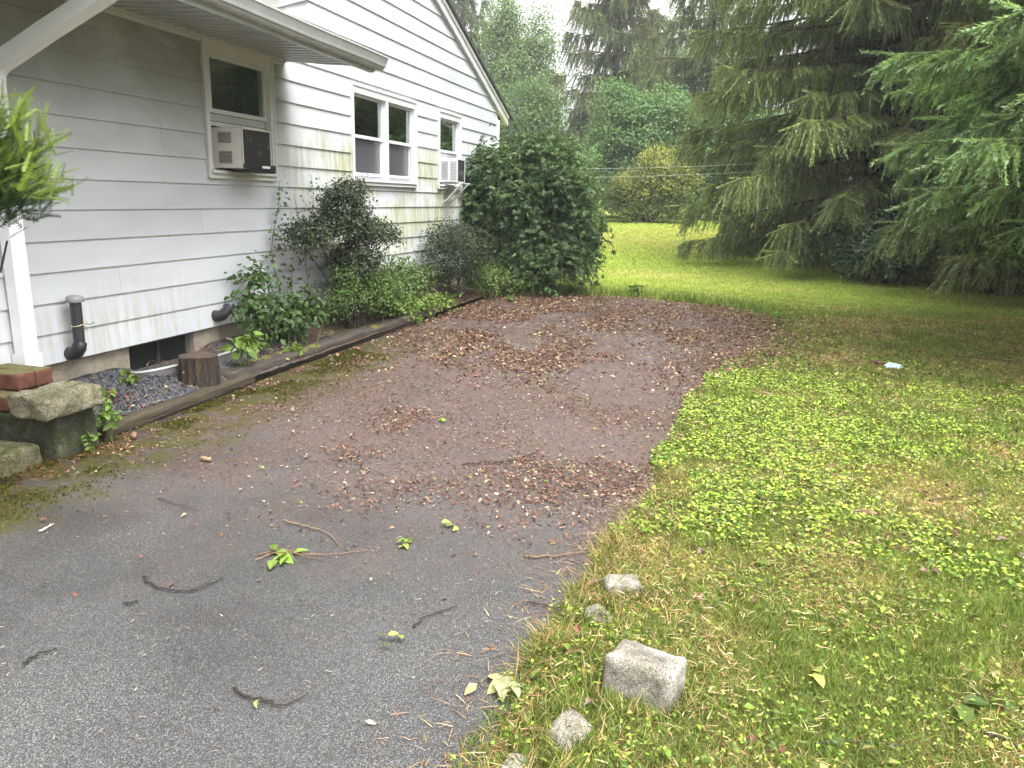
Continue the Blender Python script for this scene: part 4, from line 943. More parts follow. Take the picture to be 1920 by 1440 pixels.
# understory below the right conifers
leafy('understory_shrub', 'bluish green shrub in the shade under the drooping spruce', 'shrub', 'understory shrubs', (2.7, 16.9),
      [(0, 0, .55, .9, .7, .6), (.5, .2, .8, .7, .6, .55), (-.35, .2, .95, .5, .5, .5)], 6500, .085, (.05, .095, .045), (.13, .20, .10), 'gloss_leaf', L2, stems=18, stemr=.014, shell=.4, clump=.12, per=13, base_spread=.3)
leafy('understory_shrub', 'dark shrub in the shade nearest the right edge', 'shrub', 'understory shrubs', (4.6, 16.2),
      [(0, 0, .7, 1.1, .8, .75), (.6, .2, 1.3, .8, .7, .7), (-.6, .3, 1.0, .7, .6, .7)], 7000, .085, (.035, .065, .028), (.10, .15, .06), 'gloss_leaf', L2, stems=18, stemr=.014, shell=.4, clump=.12, per=13, base_spread=.3)
leafy('understory_shrub', 'mid green shrub behind the hanging spruce shoots', 'shrub', 'understory shrubs', (1.9, 20.5),
      [(0, 0, .7, 1.1, .8, .75), (1.2, .2, .9, .9, .7, .8)], 5500, .09, (.07, .13, .045), (.17, .25, .085), 'leaf', L2, stems=14, stemr=.014, shell=.4, clump=.14, per=13, base_spread=.3)
leafy('sapling', 'thin sapling with fresh yellow green leaves at the right edge', 'plant', None, (3.7, 9.6),
      [(-1.15, 0, 1.85, .42, .35, .16), (-1.0, .1, 1.35, .3, .3, .2), (-.9, -.1, 1.0, .3, .3, .2)], 240, .13, (.07, .11, .022), (.16, .23, .05), 'leaf', L4, stems=3, stemr=.007, shell=.2, clump=.09, per=4, base_spread=.05, droop=.3)

# yew reaching in from the left edge
yr_ = empty('yew', (-3.85, 2.25, 0), 'yew bush with bright yellow green tips reaching in at the left edge', 'shrub')
wood = PB(); crown = PB()
def yew_spray(n=21, seed=0):
    r = np.random.default_rng(seed); parts = [(np.array([(-.012, 0, 0), (.012, 0, 0), (0, 1, 0)]), [(0, 1, 2)])]
    for i in range(n):
        t = (i+.3)/n
        for sgn in (-1, 1):
            for tw in ((.25,) if i % 2 else (.25, -.5)):
                d = np.array([sgn*.85, .5, tw+r.uniform(-.25, .25)]); d /= np.linalg.norm(d); p = np.array([0, t, 0]); l = .145*(1-.4*t)*r.uniform(.8, 1.15)
                s = np.array([.35*-sgn*.5, .85, 0])*.016
                parts.append((np.array([p-s, p+s, p+d*l*.8+s*.7, p+d*l]), [(0, 1, 2), (0, 2, 3)]))
    return merge(parts)
YS = [yew_spray(21, i) for i in range(3)]
ctr = np.array([.47, .26, 1.56]); aP, aD, aL, aC = [], [], [], []
for i in range(420):
    d = rdir(1)[0]; d[2] = abs(d[2])*.9-.15; d[0] = abs(d[0])*.8+.0 if rng.random() < .75 else d[0]; d = d/np.linalg.norm(d)
    tip = ctr+d*np.array([.55, .55, .42])*rng.uniform(.65, 1.05)
    s = np.array([.0, .0, .8]); t = np.linspace(0, 1, 8)[:, None]; mid = ctr*.8+np.array([0, 0, -.15])+rng.normal(0, .08, 3)
    P = (1-t)**2*s+2*t*(1-t)*mid+t**2*tip
    if i < 40: wood.tube(P, np.linspace(.012, .003, 8), 5, (.06, .05, .045), cap=False)
    tn = nrm((P[-1]-P[-3])[None])[0]
    for k in range(6):
        q = P[-1]-tn*.05*k+rng.normal(0, .02, 3); dd = tn*.9+np.array([0, 0, .3])+rng.normal(0, .55, 3)
        aP.append(q); aD.append(dd); aL.append(rng.uniform(.07, .15)); aC.append(1 if (k == 0 and q[2] > 1.45) else (.45 if k == 1 else 0))
P = np.array(aP); D = nrm(np.array(aD)); Cc = np.array(aC)[:, None]
C = (np.array((.035, .07, .022))*(1-Cc)+np.array((.22, .31, .06))*Cc)*(1+rng.uniform(-.3, .3, (len(P), 1)))
sel = rng.integers(0, 3, len(P)); Rm = frames(D, nrm(rng.normal(0, .5, P.shape)+[0, 0, 1.])); Ls = np.array(aL)
for k in range(3): scatter(crown, YS[k], P[sel == k], Rm[sel == k], Ls[sel == k], C[sel == k])
wood.tube([(0, 0, -.02), (.02, .01, .5), (0, 0, .9)], [.04, .03, .02], 8, (.06, .05, .045))
for P in ([(0, 0, .85), (.15, .12, .98), (.33, .3, 1.02), (.5, .42, 1.1), (.56, .46, 1.25)], [(.33, .3, 1.02), (.46, .36, 1.08), (.60, .5, 1.16), (.64, .52, 1.3)]):
    wood.tube(P, np.linspace(.014, .004, len(P)), 6, (.07, .058, .05))
wood.build('trunk', M['bark'], yr_); crown.build('crown', M['needle'], yr_)

# ------------------------------------------------------------------ wires
for z_, dz, lab in ((2.62, .34, 'upper washing line wire crossing before the yellow shrub'), (2.46, .36, 'lower washing line wire crossing before the yellow shrub')):
    t = np.linspace(0, 1, 20); A = np.array([-4.3, 13.95, z_-.55]); B_ = np.array([2.8, 19.4, z_-.02+dz*.3]); P = A+(B_-A)*t[:, None]; P[:, 2] -= 4*.10*t*(1-t)
    pb = PB(); pb.tube(P, .0024, 5, (.42, .42, .42)); tag(pb.build('wire', M['metal']), lab, 'wire', 'washing line wires')

# ------------------------------------------------------------------ grass, weeds and litter
CAM = np.array([0, 0, 1.55]); FWD = np.array(_f); RGT = np.array(_r); UPV = np.array(_u)
def in_view(P, mg=1.12):
    d = P-CAM; c = d@FWD; x = d@RGT; u = d@UPV
    return (c > .3) & (np.abs(x) < c*.666*mg+1.9) & (np.abs(u) < c*.5*mg+.6)
def sample(n, x0, x1, y0, y1):
    x = rng.uniform(x0, x1, n); y = rng.uniform(y0, y1, n); return x, y
def lawn_mask(x, y, fringe=.0):
    e = right_edge(np.clip(y, -6, 12.1))
    onl = np.where(y < 9.5, x > e-fringe, True)
    # rounded far end of the asphalt
    ins = ((x+1.75)/2.3)**2+((y-9.9)/2.95)**2 < 1
    ins |= (y < 10.0) & (x < e-fringe)
    house_ = (x < -3.75) & (y < 12.9) | (x < -4.3) & (y < 14)
    return onl & ~ins & ~house_ & ~((x < -3.4) & (y < 12))
def shade_floor(x, y):
    return sstep(2.6, 4.6, x-(17.5-y)*.18+1.4*(vn(x, y, 1.2, 9)-.5)*2)*sstep(8.5, 12.5, y)
def litter_edge(x, y):
    e = right_edge(np.clip(y, -6, 12)); return np.exp(-np.clip(x-e, 0, 9)/.42)*sstep(6.5, 8.8, y)*sstep(12.6, 11.0, y)

def blades(pb, n, x0, x1, y0, y1, hgt, wid, lawncol=None, flat=.5):
    x, y = sample(n, x0, x1, y0, y1); P = np.stack([x, y, terrain(x, y)], 1)
    k = lawn_mask(x, y, .05) & in_view(P)
    k &= rng.random(n) > .8*litter_edge(x, y)
    k &= rng.random(n) > 0.4*shade_floor(x, y)
    weeds = fbm(x, y, .9, 20)
    P = P[k]; x = x[k]; y = y[k]; n = len(x)
    h = hgt*rng.uniform(.45, 1.3, n); lean = rng.uniform(.2, 1.5, n)
    a = rng.uniform(0, 6.28, n); d = nrm(np.stack([np.cos(a)*lean, np.sin(a)*lean, np.ones(n)], 1))
    dry = np.clip(fbm(x, y, .55, 30)*2.4-1.0+.22*sstep(.5, 1.3, x-right_edge(np.clip(y, -6, 12)))*sstep(2.6, 4, y), 0.05, 1)
    isdry = rng.random(n) < dry*.85
    g = jit((.16, .225, .042), n, .5, .14); s = jit((.38, .315, .125), n, .45, .10)
    rd = rng.random(n) < .12; s[rd] = jit((.26, .13, .05), int(rd.sum()), .3, .1)
    if lawncol is not None:
        f = sstep(11, 15, y)[:, None]; g = g*(1-f)+f*np.array(lawncol)*(1+rng.uniform(-.2, .2, (n, 1)))
        s = s*(1-f)+f*np.array((.50, .46, .17))*(1+rng.uniform(-.2, .2, (n, 1)))
        pt = sstep(.5, .66, fbm(x*.5, y, 3.0, 41)); isdry = rng.random(n) < np.where(y > 13, .10+.55*pt, dry*.85)
    C = np.where(isdry[:, None], s, g)
    d = np.where(isdry[:, None], nrm(d*np.array([1.7, 1.7, .7])), d)
    scatter(pb, BL, P, frames(d, nrm(rng.normal(size=(n, 3))*.6+[0, 0, .4])), np.stack([wid*rng.uniform(.7, 1.3, n), h, h], 1), C)
pb = PB()
blades(pb, 410000, -.9, 4.9, 1.0, 5.0, .048, .0034)
blades(pb, 225000, -.6, 7.8, 5.0, 10.5, .055, .0075)
blades(pb, 180000, -5., 10, 10.5, 18, .05, .014, (.35, .45, .095))
blades(pb, 210000, -11, 9.5, 18, 37, .06, .035, (.37, .47, .10))
tag(pb.build('lawn_grass', M['grass']), 'short mixed green and straw coloured grass of the lawn', 'grass', kind='stuff')

# tall grass fringes along the asphalt edge
pb = PB()
n = 9000; y = rng.uniform(1.3, 4.4, n); x = right_edge(y)+np.abs(rng.normal(0, .16, n))-.05; cl = fbm(x, y, .2, 50) > .54; x, y = x[cl], y[cl]; n = len(x)
a = rng.uniform(0, 6.28, n); lean = rng.uniform(.5, 2.6, n); d = nrm(np.stack([np.cos(a)*lean-.2, np.sin(a)*lean, np.ones(n)], 1)); h = rng.uniform(.05, .15, n)
dry = rng.random(n) < .55; C = np.where(dry[:, None], jit((.40, .31, .13), n, .3, .08), jit((.11, .16, .03), n, .3, .1))
scatter(pb, BL, np.stack([x, y, terrain(x, y)], 1), frames(d, nrm(rng.normal(size=(n, 3)))), np.stack([rng.uniform(.003, .005, n), h, h], 1), C)
for (cx_, cy_, rx_, ry_, m_) in ((-.175, 2.22, .15, .11, 420), (-.335, 2.87, .08, .06, 120), (-.36, 1.97, .10, .07, 200), (-.40, 2.66, .08, .06, 120)):
    a = rng.uniform(0, 6.28, m_); x = cx_+np.cos(a)*rx_*rng.uniform(.95, 1.3, m_); y = cy_+np.sin(a)*ry_*rng.uniform(.95, 1.35, m_); h = rng.uniform(.04, .11, m_)
    d = nrm(np.stack([rng.normal(0, .5, m_), rng.normal(0, .5, m_), np.ones(m_)], 1)); dry = rng.random(m_) < .45
    scatter(pb, BL, np.stack([x, y, terrain(x, y)], 1), frames(d, nrm(rng.normal(size=(m_, 3)))), np.stack([rng.uniform(.003, .005, m_), h, h], 1), np.where(dry[:, None], jit((.42, .34, .15), m_, .3, .08), jit((.13, .19, .04), m_, .4, .1)))
n = 2600; x = rng.uniform(-4.0, .6, n); u = (x+1.7)/2.6; y = 9.9+2.85*np.sqrt(np.maximum(1-u*u, .05))+np.abs(rng.normal(0, .25, n)); cl = fbm(x, y, .4, 52) > .42; x, y = x[cl], y[cl]; n = len(x)
a = rng.uniform(0, 6.28, n); lean = rng.uniform(.1, .9, n); d = nrm(np.stack([np.cos(a)*lean, np.sin(a)*lean, np.ones(n)], 1)); h = rng.uniform(.06, .22, n)
scatter(pb, BL, np.stack([x, y, terrain(x, y)], 1), frames(d, nrm(rng.normal(size=(n, 3)))), np.stack([rng.uniform(.008, .02, n), h, h], 1), jit((.19, .27, .06), n, .4, .14))
tag(pb.build('edge_grass', M['grass']), 'longer straggling grass along the crumbling asphalt edge', 'grass', kind='stuff')

# small broad leaves: clover and plantain in the near lawn
def weedleaves(pb, n, x0, x1, y0, y1, size, boost=0., T=L4):
    x, y = sample(n, x0, x1, y0, y1); P = np.stack([x, y, terrain(x, y)], 1)
    e = right_edge(np.clip(y, -6, 12))
    den = .05+.5*sstep(.50, .64, fbm(x, y, .35, 60))
    den = den+.75*sstep(2.9, 3.9, y)*sstep(8.4, 6.6, y)*sstep(1.35, .7, x-e)*sstep(.36, .52, fbm(x, y, .4, 61))
    den = den*(1-.75*litter_edge(x, y))*(1-.8*shade_floor(x, y))*(1-.75*sstep(9, 12, y))
    k = lawn_mask(x, y, .07) & in_view(P) & (rng.random(n) < den)
    P, x, y = P[k], x[k], y[k]; n = len(x)
    P[:, 2] += rng.uniform(.012, .05, n)
    a = rng.uniform(0, 6.28, n); d = nrm(np.stack([np.cos(a), np.sin(a), rng.uniform(-.25, .35, n)], 1)); nv = nrm(rng.normal(0, .38, (n, 3))+[0, 0, 1.])
    z = sstep(2.9, 3.9, y)*sstep(8.6, 6.8, y)
    C = jit((.22, .30, .04), n, .5, .14)*(1+.35*z[:, None]); dk = rng.random(n) < .38; C[dk] = jit((.09, .14, .03), int(dk.sum()), .4, .14); yl = rng.random(n) < .16; C[yl] = jit((.36, .38, .10), int(yl.sum()), .3, .1)
    scatter(pb, T, P, frames(d, nv), size*rng.uniform(.5, 1.3, n), C)
pb = PB()
weedleaves(pb, 52000, -.9, 4.8, 1.0, 3.4, .016)
weedleaves(pb, 3700, -.9, 4.8, 1.0, 3.4, .032)
weedleaves(pb, 200000, -.6, 6.2, 3.4, 7.5, .026)
weedleaves(pb, 52000, -.6, 8.5, 7.5, 13, .036)
tag(pb.build('lawn_weeds', M['leaf']), 'bright small leaved weeds spreading through the near lawn', 'ground cover', kind='stuff')

# dead leaf litter on the asphalt and its margins
def litter(pb, n, x0, x1, y0, y1, size, dens):
    x, y = sample(n, x0, x1, y0, y1); d_ = dens(x, y)
    k = rng.random(n) < d_; x, y = x[k], y[k]; n = len(x)
    onl = x > right_edge(np.clip(y, -6, 12))
    z = np.where(x < -3.78, bedz(x, y)+.012, 0); z = np.where(onl, terrain(x, y)+rng.uniform(.015, .05, n), z+rng.uniform(.001, .018, n))
    a = rng.uniform(0, 6.28, n); d = nrm(np.stack([np.cos(a), np.sin(a), rng.normal(0, .22, n)], 1)); nv = nrm(rng.normal(0, .42, (n, 3))+[0, 0, 1.])
    r = rng.random(n)[:, None]
    C = jit((.115, .050, .030), n, .5, .15)
    C = np.where(r > .62, jit((.19, .11, .07), n, .4, .12), C); C = np.where(r > .86, jit((.30, .20, .12), n, .35, .1), C); C = np.where(r > .945, jit((.42, .36, .22), n, .3, .1), C)
    C = np.where((rng.random(n) < .035)[:, None], jit((.22, .26, .06), n, .3, .1), C)
    S = size*rng.uniform(.45, 1.35, n); S3 = np.stack([S*rng.uniform(.35, 1.1, n), S, S*rng.uniform(.3, 2.4, n)], 1)
    scatter(pb, L4, np.stack([x, y, z], 1), frames(d, nv), S3, C)
def dA(x, y):
    e = right_edge(np.clip(y, -6, 12)); ins = ((x+1.75)/2.5)**2+((y-9.6)/3.25)**2 < 1
    ins = ins | ((y < 9.8) & (x < e+.06) & (x > -3.75))
    cl = sstep(.46, .66, fbm(x, y*.8, .55, 70)); c2 = sstep(.4, .7, fbm(x, y, 1.7, 75))
    band = sstep(2.7, 4.2, y)*.95+sstep(6., 10., y)*.35
    rim = sstep(-.9, -.05, x-e)*sstep(5.5, 8, y)*.75+sstep(10.3, 11.8, y)*.5+sstep(-3.3, -3.75, x)*sstep(7, 9, y)*.6
    return np.where(ins, (.012+band*(.14+.86*cl)*(.5+.5*c2)+rim*.55), litter_edge(x, y)*.8*(x > e))
pb = PB()
litter(pb, 46000, -3.8, .3, 2.6, 6.2, .024, dA)
litter(pb, 70000, -3.85, 1.9, 6.2, 12.9, .038, dA)
litter(pb, 900, -3.6, -.6, 1.3, 2.8, .03, lambda x, y: .03+0*x)
litter(pb, 900, -.5, 3.6, 1.4, 10., .05, lambda x, y: .5*(x > right_edge(np.clip(y, -6, 12))+.03))
litter(pb, 3500, -4.35, -3.78, 3.7, 8.6, .03, lambda x, y: .5*(fbm(x, y, .3, 71) > .5))
n = len(pb.v)
tag(pb.build('leaf_litter', M['dead_leaf']), 'red brown dead leaves strewn over the far driveway', 'leaf litter', kind='stuff')
# fine chaff: needles, leaf stalks and crumbs
pb = PB()
def chaff(n, x0, x1, y0, y1, ln, wd, dens, cols):
    x, y = sample(n, x0, x1, y0, y1); k = rng.random(n) < dens(x, y); x, y = x[k], y[k]; n = len(x)
    a = rng.uniform(0, 6.28, n); d = nrm(np.stack([np.cos(a), np.sin(a), rng.normal(0, .06, n)], 1)); r = rng.random(n)[:, None]
    C = np.where(r < .5, jit(cols[0], n, .4, .1), np.where(r < .82, jit(cols[1], n, .4, .1), jit(cols[2], n, .3, .1)))
    scatter(pb, BL, np.stack([x, y, np.where(x < -3.78, bedz(x, y)+.012, np.where(x > right_edge(np.clip(y, -6, 12))+.02, terrain(x, y)+rng.uniform(.008, .04, n), rng.uniform(.001, .008, n)))], 1), frames(d, nrm(rng.normal(0, .3, (n, 3))+[0, 0, 1.])), np.stack([wd*rng.uniform(.6, 1.5, n), ln*rng.uniform(.4, 1.4, n), np.full(n, ln)], 1), C)
CH = ((.06, .03, .02), (.15, .09, .055), (.34, .26, .16))
chaff(26000, -3.7, .3, 2.7, 7, .03, .0035, lambda x, y: (.10+.9*sstep(.4, .7, fbm(x, y, .5, 70)))*sstep(2.6, 4.4, y)*(x < right_edge(y)+.05), CH)
chaff(30000, -3.75, .9, 7, 12.6, .045, .007, lambda x, y: np.clip(dA(x, y)*1.6, 0, 1), CH)
chaff(4200, -3.6, -.6, 1.2, 3.6, .022, .0018, lambda x, y: .4+0*x, ((.09, .06, .04), (.22, .16, .10), (.42, .36, .26)))
chaff(2600, -3.9, -3.3, 2.3, 3.9, .03, .003, lambda x, y: sstep(-3.35, -3.7, x+.2*(vn(x, y, .2, 3)-.5)), ((.17, .06, .025), (.24, .10, .045), (.3, .16, .07)))
chaff(3000, -4.35, -3.75, 3.7, 8.5, .035, .003, lambda x, y: .5+0*x, ((.08, .05, .035), (.2, .13, .08), (.3, .22, .15)))
chaff(9000, -.9, .1, 1.3, 4.2, .06, .0025, lambda x, y: np.exp(-np.abs(x-right_edge(y))/.10), ((.16, .08, .035), (.30, .18, .085), (.42, .33, .17)))
chaff(50000, -.8, 4.8, 1.0, 5.0, .045, .0024, lambda x, y: lawn_mask(x, y)*in_view(np.stack([x, y, 0*x], 1))*(.1+.9*sstep(.42, .62, fbm(x, y, .5, 30))), ((.30, .16, .065), (.46, .36, .17), (.55, .46, .26)))
chaff(48000, -.6, 7.5, 5.0, 11.5, .06, .0045, lambda x, y: lawn_mask(x, y)*(.1+.9*sstep(.42, .62, fbm(x, y, .5, 30))), ((.24, .13, .06), (.46, .36, .17), (.50, .42, .22)))
tag(pb.build('needle_chaff', M['dead_leaf']), 'fine fallen needles and crumbs among the leaf litter', 'leaf litter', kind='stuff')
# moss cushions beside the timbers
pb = PB(); n = 22000; x = -3.72+np.abs(rng.normal(0, .24, n)); y = rng.uniform(2.6, 6.9, n); k = (fbm(x, y, .38, 80) > .47) & (x < -2.9); x, y = x[k], y[k]; n = len(x)
scatter(pb, L2, np.stack([x, y, np.full(n, -.001)], 1), frames(nrm(rng.normal(0, .6, (n, 3))+[0, 0, .9]), rdir(n)), rng.uniform(.008, .02, n), jit((.075, .075, .010), n, .5, .15))
tag(pb.build('moss', M['grass']), 'olive moss growing on the asphalt along the timbers', 'moss', kind='stuff')
# loose gravel in the bed
pb = PB(); n = 5200; x = rng.uniform(-4.36, -3.84, n); y = rng.uniform(3.7, 6.6, n); k = ((x+4.4)**2/.09+(y-5.12)**2/.36 > 1) & (rng.random(n) < sstep(6.4, 5., y)+.12); x, y = x[k], y[k]; n = len(x)
oc = (np.array([(1, 0, 0), (-1, 0, 0), (0, 1, 0), (0, -1, 0), (0, 0, .7), (0, 0, -.7)], float), np.array([(0, 2, 4), (2, 1, 4), (1, 3, 4), (3, 0, 4), (2, 0, 5), (1, 2, 5), (3, 1, 5), (0, 3, 5)]))
scatter(pb, oc, np.stack([x, y, bedz(x, y)+.004], 1), frames(rdir(n), rdir(n)), np.stack([rng.uniform(.008, .019, n) for _ in range(3)], 1), jit((.07, .07, .078), n, .5, .06))
tag(pb.build('gravel', colmat('gravel_stone', .55, .4, .3, 60, .4, 200, .002)), 'dark grey gravel spread along the foundation', 'gravel', kind='stuff')

# ------------------------------------------------------------------ single small things
def cone_thing(loc, rz, s, label, c=(.16, .075, .035)):
    root = PB(); n_ = 0
    t = np.linspace(0, 1, 9); prof = np.sin(np.clip(t*.92+.06, 0, 1)*math.pi)**.7
    root.tube(np.stack([np.zeros(9), (t-.5)*s, np.zeros(9)], 1), np.maximum(prof*s*.13, .002), 10, tuple(q*.5 for q in c))
    for r_ in range(15):
        u = (r_+.5)/15; rad = s*.135*math.sin(min(u*.92+.06, 1)*math.pi)**.7
        for k in range(9):
            a_ = 6.283*(k+.5*(r_ % 2))/9; o_ = np.array([math.cos(a_), 0, math.sin(a_)]); sd_ = np.array([-math.sin(a_), 0, math.cos(a_)]); p = o_*rad*.9+np.array([0, (u-.5)*s, 0])
            root.add([p-sd_*rad*.36-[0, s*.02, 0], p+sd_*rad*.36-[0, s*.02, 0], p+o_*rad*.22+sd_*rad*.3+[0, s*.045, 0], p+o_*rad*.3+[0, s*.07, 0], p+o_*rad*.22-sd_*rad*.3+[0, s*.045, 0]], [(0, 1, 2, 3, 4)], np.array(c)*random.uniform(.75, 1.25))
    o = root.build('pine_cone', M['dead_leaf']); o.location = loc; o.rotation_euler = (0, 0, rz)
    return tag(o, label, 'pine cone', 'fallen spruce cones')
cone_thing((-4.08, 4.18, float(bedz(-4.08, 4.18))+.022), R(70), .12, 'orange brown cone lying on the dark gravel', (.27, .10, .035))
cone_thing((-3.60, 3.83, .016), R(40), .12, 'grey brown cone lying by the near end of the thin timber', (.22, .13, .08))
cone_thing((-3.68, 6.6, .016), R(20), .11, 'pale cone at the foot of the long timber beside the moss', (.26, .15, .09))
cone_thing((-3.64, 6.95, .016), R(60), .11, 'second pale cone farther along the foot of the long timber', (.24, .13, .08))
cone_thing((-.455, 2.88, .016), R(-40), .10, 'brown cone next to the small pale stone at the asphalt edge', (.17, .085, .05))
cone_thing((.72, 3.95, .07), R(85), .11, 'brown cone lying in the bright weeds of the lawn', (.22, .12, .07))
cone_thing((1.40, 8.15, .07), R(60), .13, 'dark brown cone beside the blue wrapper', (.12, .06, .035))
cone_thing((-2.9, 3.62, .012), R(80), .09, 'small tan cone on the moss by the timber', (.30, .19, .11))

def stick(label, pts, r, c=(.045, .035, .03), name='stick', z=.008):
    P = np.array([(p[0], p[1], z+(p[2] if len(p) > 2 else 0)) for p in pts])
    t = np.linspace(0, 1, 22); k = len(P)-1; i = t*k; lo = np.minimum(i.astype(int), k-1); f = (i-lo)[:, None]
    # smooth the polyline
    g = lambda j: P[np.clip(j, 0, k)]
    Q = .5*((2*g(lo))+(-g(lo-1)+g(lo+1))*f+(2*g(lo-1)-5*g(lo)+4*g(lo+1)-g(lo+2))*f**2+(-g(lo-1)+3*g(lo)-3*g(lo+1)+g(lo+2))*f**3)
    o = np.array([Q[:, 0].mean(), Q[:, 1].mean(), z])
    pb = PB(); pb.tube(Q+np.stack([rng.normal(0, r*.7, 22), rng.normal(0, r*.7, 22), rng.normal(0, r*.2, 22)], 1), np.linspace(r*.75, r*.3, 22)*rng.uniform(.85, 1.2, 22), 6, c)
    for _ in range(rng.integers(0, 3)):
        q = Q[rng.integers(4, 18)]; tq = nrm((Q[-1]-Q[0])[None])[0]; sd_ = np.array([-tq[1], tq[0], .12])*rng.choice((-1, 1))
        ll = np.linalg.norm(Q[-1]-Q[0])*rng.uniform(.08, .25); pb.tube([q, q+(tq*.8+sd_*.6)*ll*.5, q+(tq*.9+sd_*.9)*ll], [r*.45, r*.35, r*.2], 5, c)
    return tag(pb.build(name, M['stick'], origin=o), label, 'stick', 'fallen sticks')
STICKS = [('long dark curved twig on the asphalt left of centre', [(-2.214, 2.344), (-2.121, 2.291), (-1.997, 2.293), (-1.928, 2.349), (-1.914, 2.448)], 0.006, (0.035, 0.03, 0.028)),
    ('dark curved stick nearest the bottom edge of the asphalt', [(-1.429, 1.833), (-1.367, 1.811), (-1.29, 1.811), (-1.246, 1.801), (-1.208, 1.83), (-1.189, 1.884)], 0.006, (0.04, 0.03, 0.025)),
    ('short dark stick at the far left of the asphalt', [(-2.158, 1.721), (-2.158, 1.779), (-2.118, 1.823)], 0.006, (0.03, 0.027, 0.026)),
    ('tiny dark stick fragment between the two curved twigs and the left edge', [(-2.134, 2.141), (-2.096, 2.176)], 0.005, (0.03, 0.027, 0.026)),
    ('thin forked twig on the asphalt near the mossy edge', [(-2.746, 3.041), (-2.609, 3.008), (-2.452, 2.978)], 0.004, (0.05, 0.04, 0.035)),
    ('pale tan twig arching down toward the green sprig', [(-1.99, 3.015), (-1.874, 2.997), (-1.723, 2.956), (-1.597, 2.851)], 0.005, (0.2, 0.14, 0.08)),
    ('slim brown twig beside the green sprig', [(-1.876, 2.614), (-1.821, 2.732), (-1.646, 2.749), (-1.473, 2.866)], 0.004, (0.22, 0.13, 0.08)),
    ('dark bent twig in the middle right of the asphalt', [(-1.027, 2.345), (-1.009, 2.43), (-0.93, 2.532)], 0.005, (0.035, 0.03, 0.028)),
    ('long brown twig along the edge of the leafy part near the weeds', [(-0.79, 3.035), (-0.669, 3.088), (-0.541, 3.173), (-0.467, 3.24)], 0.006, (0.17, 0.11, 0.07)),
    ('thin dark twig leaning through the edge grass by the pale stone', [(-0.675, 2.658), (-0.564, 2.645), (-0.504, 2.583), (-0.419, 2.653)], 0.005, (0.05, 0.035, 0.03)),
    ('grey branch lying on the lawn at the right edge', [(1.084, 4.331, 0.03), (1.268, 4.463, 0.03), (1.452, 4.572, 0.03), (1.609, 4.588, 0.03)], 0.008, (0.1, 0.075, 0.06)),
    ('weathered branch lying on the lawn beyond the blue wrapper', [(2.288, 9.026, 0.03), (2.594, 9.038, 0.03), (2.905, 8.939, 0.03)], 0.014, (0.1, 0.075, 0.055)),
    ('thin dark stick across the leaf strewn driveway, its middle', [(-1.457, 4.08), (-1.211, 4.255), (-1.102, 4.48)], 0.007, (0.05, 0.03, 0.025)),
    ('straw coloured thin stick crossing the left asphalt near the edge', [(-2.963, 2.537), (-2.979, 2.619)], 0.006, (0.5, 0.46, 0.38)),
    ('thin dark stick in the grass at the bottom right corner', [(0.822, 2.319, 0.03), (0.873, 2.299, 0.03), (0.908, 2.275, 0.03)], 0.007, (0.06, 0.045, 0.035)),
    ('upright dark twig in the lawn above the granite block', [(0.34, 2.099, 0.03), (0.461, 2.151, 0.03), (0.592, 2.171, 0.03)], 0.004, (0.05, 0.04, 0.035))]
for lab, pts, r, c in STICKS: stick(lab, pts, r, c)

def sprig(name, label, loc, n, size, c, spread, cat='sprig', twig=None, flat=.15, mat='leaf'):
    root = empty(name, loc, label, cat)
    p = np.stack([rng.normal(0, spread, n), rng.normal(0, spread*.7, n), rng.uniform(.008, .03, n)], 1); a = rng.uniform(0, 6.28, n)
    f = PB(); d = nrm(np.stack([np.cos(a), np.sin(a), rng.normal(0, flat, n)], 1)); scatter(f, L4, p, frames(d, nrm(rng.normal(0, .4, (n, 3))+[0, 0, 1.])), size*rng.uniform(.7, 1.2, n), jit(c, n, .25, .1)); f.build('foliage', M[mat], root)
    if twig:
        t_ = PB()
        for q in twig: t_.tube(np.array(q), np.linspace(.0035, .0015, len(q)), 5, (.16, .10, .06))
        t_.build('twig', M['stick'], root)
    return root
sprig('leafy_sprig', 'broken green leafy sprig with thin twigs lying on the asphalt', (-1.80, 2.69, 0), 8, .07, (.17, .25, .04), .035, 'sprig', [[(-.05, .0, .01), (.03, .02, .02), (.12, .02, .01), (.2, .03, .008)], [(.03, .02, .02), (.06, -.01, .02), (.10, -.04, .01)], [(-.10, -.02, .006), (-.02, .03, .02), (.05, .05, .015)]])
sprig('crumpled_leaf', 'large pale dried leaf clump at the asphalt edge left of the granite block', (-.60, 2.11, 0), 12, .06, (.40, .42, .20), .025, 'leaf', None, .4)
sprig('dry_leaf', 'single tan dried leaf on the asphalt beside the pale leaf clump', (-.685, 2.07, 0), 1, .06, (.45, .36, .19), .002, 'leaf')
sprig('green_leaf', 'fresh green leaf lying right of the pale leaf clump', (-.535, 2.16, 0), 2, .065, (.14, .22, .035), .01, 'leaf')
sprig('leaf_clump', 'green leaf lying on the asphalt in the middle of the driveway', (-1.36, 2.97, 0), 5, .05, (.19, .26, .05), .035, 'leaf')
sprig('yellow_leaf', 'yellow leaves lying on the grass right of the granite block', (.36, 2.44, .03), 3, .075, (.42, .45, .12), .03, 'leaf')
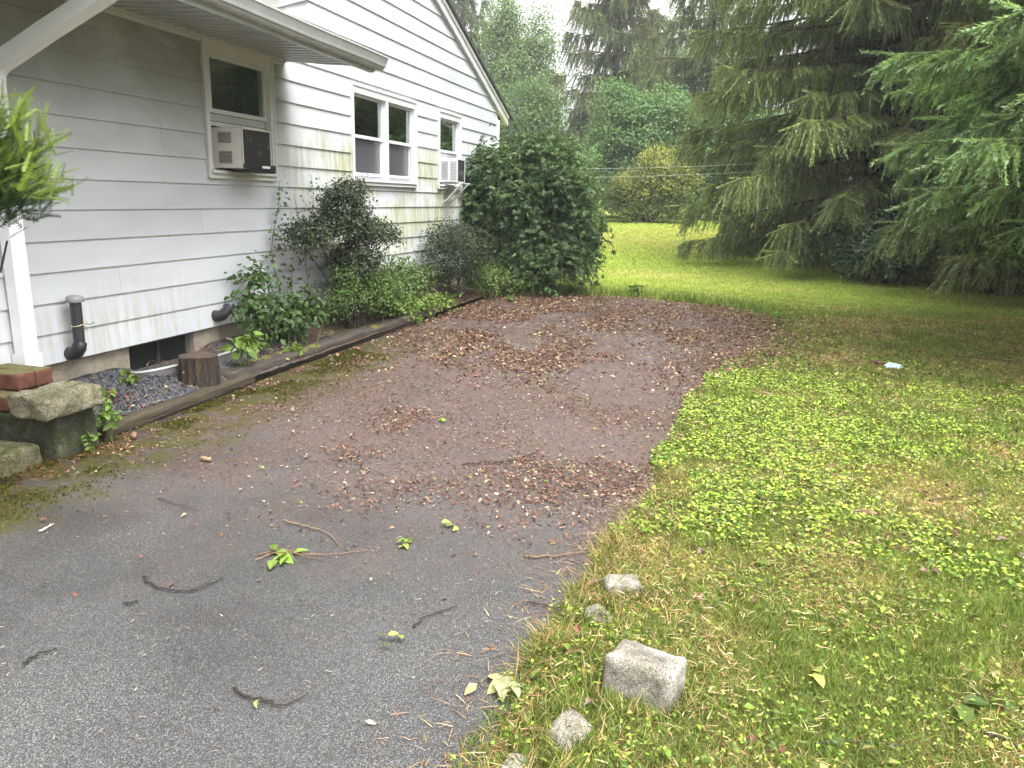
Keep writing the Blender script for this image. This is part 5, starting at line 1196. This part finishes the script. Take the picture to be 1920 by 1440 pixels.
sprig('withered_leaf', 'yellow green torn leaves on the asphalt left of the granite block', (-1.05, 2.22, 0), 4, .045, (.32, .34, .08), .03, 'leaf')
sprig('broad_leaf_plant', 'broad dark leaved plant at the lower right of the lawn', (.86, 2.48, .02), 7, .085, (.075, .12, .025), .05, 'plant', None, .6)
sprig('brown_leaf', 'curled brown leaf resting on top of the granite block', (-.125, 2.235, .147), 1, .055, (.20, .085, .04), .002, 'leaf', mat='dead_leaf')
sprig('lime_leaf', 'lime green leaf lying on the leaf strewn driveway', (-1.9, 4.9, 0), 2, .06, (.28, .36, .06), .012, 'leaf')
sprig('pale_leaf', 'pale green leaf on the asphalt below the leaf strewn part', (-1.22, 3.2, 0), 3, .05, (.25, .32, .09), .02, 'leaf')
# crumpled blue wrapper
pb = PB(); n_ = 9; gx, gy = np.meshgrid(np.linspace(-1, 1, n_), np.linspace(-1, 1, n_), indexing='ij')
zz = .035*(1-np.maximum(abs(gx), abs(gy))**2)+rng.normal(0, .009, gx.shape)
V = np.stack([gx*.075+rng.normal(0, .007, gx.shape), gy*.05+rng.normal(0, .007, gx.shape), zz], -1).reshape(-1, 3); I = np.arange(n_*n_).reshape(n_, n_)
cw = np.where(rng.random((len(V), 1)) < .35, np.array([[.75, .85, .88]]), np.array([[.34, .58, .66]]))
pb.add(V, np.stack([I[:-1, :-1], I[1:, :-1], I[1:, 1:], I[:-1, 1:]], -1).reshape(-1, 4), cw)
o = pb.build('wrapper', M['metal']); o.location = (1.53, 8.07, .05); tag(o, 'crumpled light blue wrapper lying on the lawn', 'litter')

# ------------------------------------------------------------------ damp air
HAZE = .0013
if HAZE:
    pb = PB(); pb.box(-126, 126, -46, 168, -1.2, 27)
    b = NB('damp_air'); pv = b.n('ShaderNodeVolumePrincipled'); pv.inputs['Color'].default_value = (.93, .96, 1, 1); pv.inputs['Density'].default_value = HAZE; pv.inputs['Anisotropy'].default_value = .2
    b.l(pv.outputs[0], b.out.inputs['Volume'])
    tag(pb.build('haze', b.m), 'thin damp haze filling the air over the whole garden', 'haze', kind='stuff')
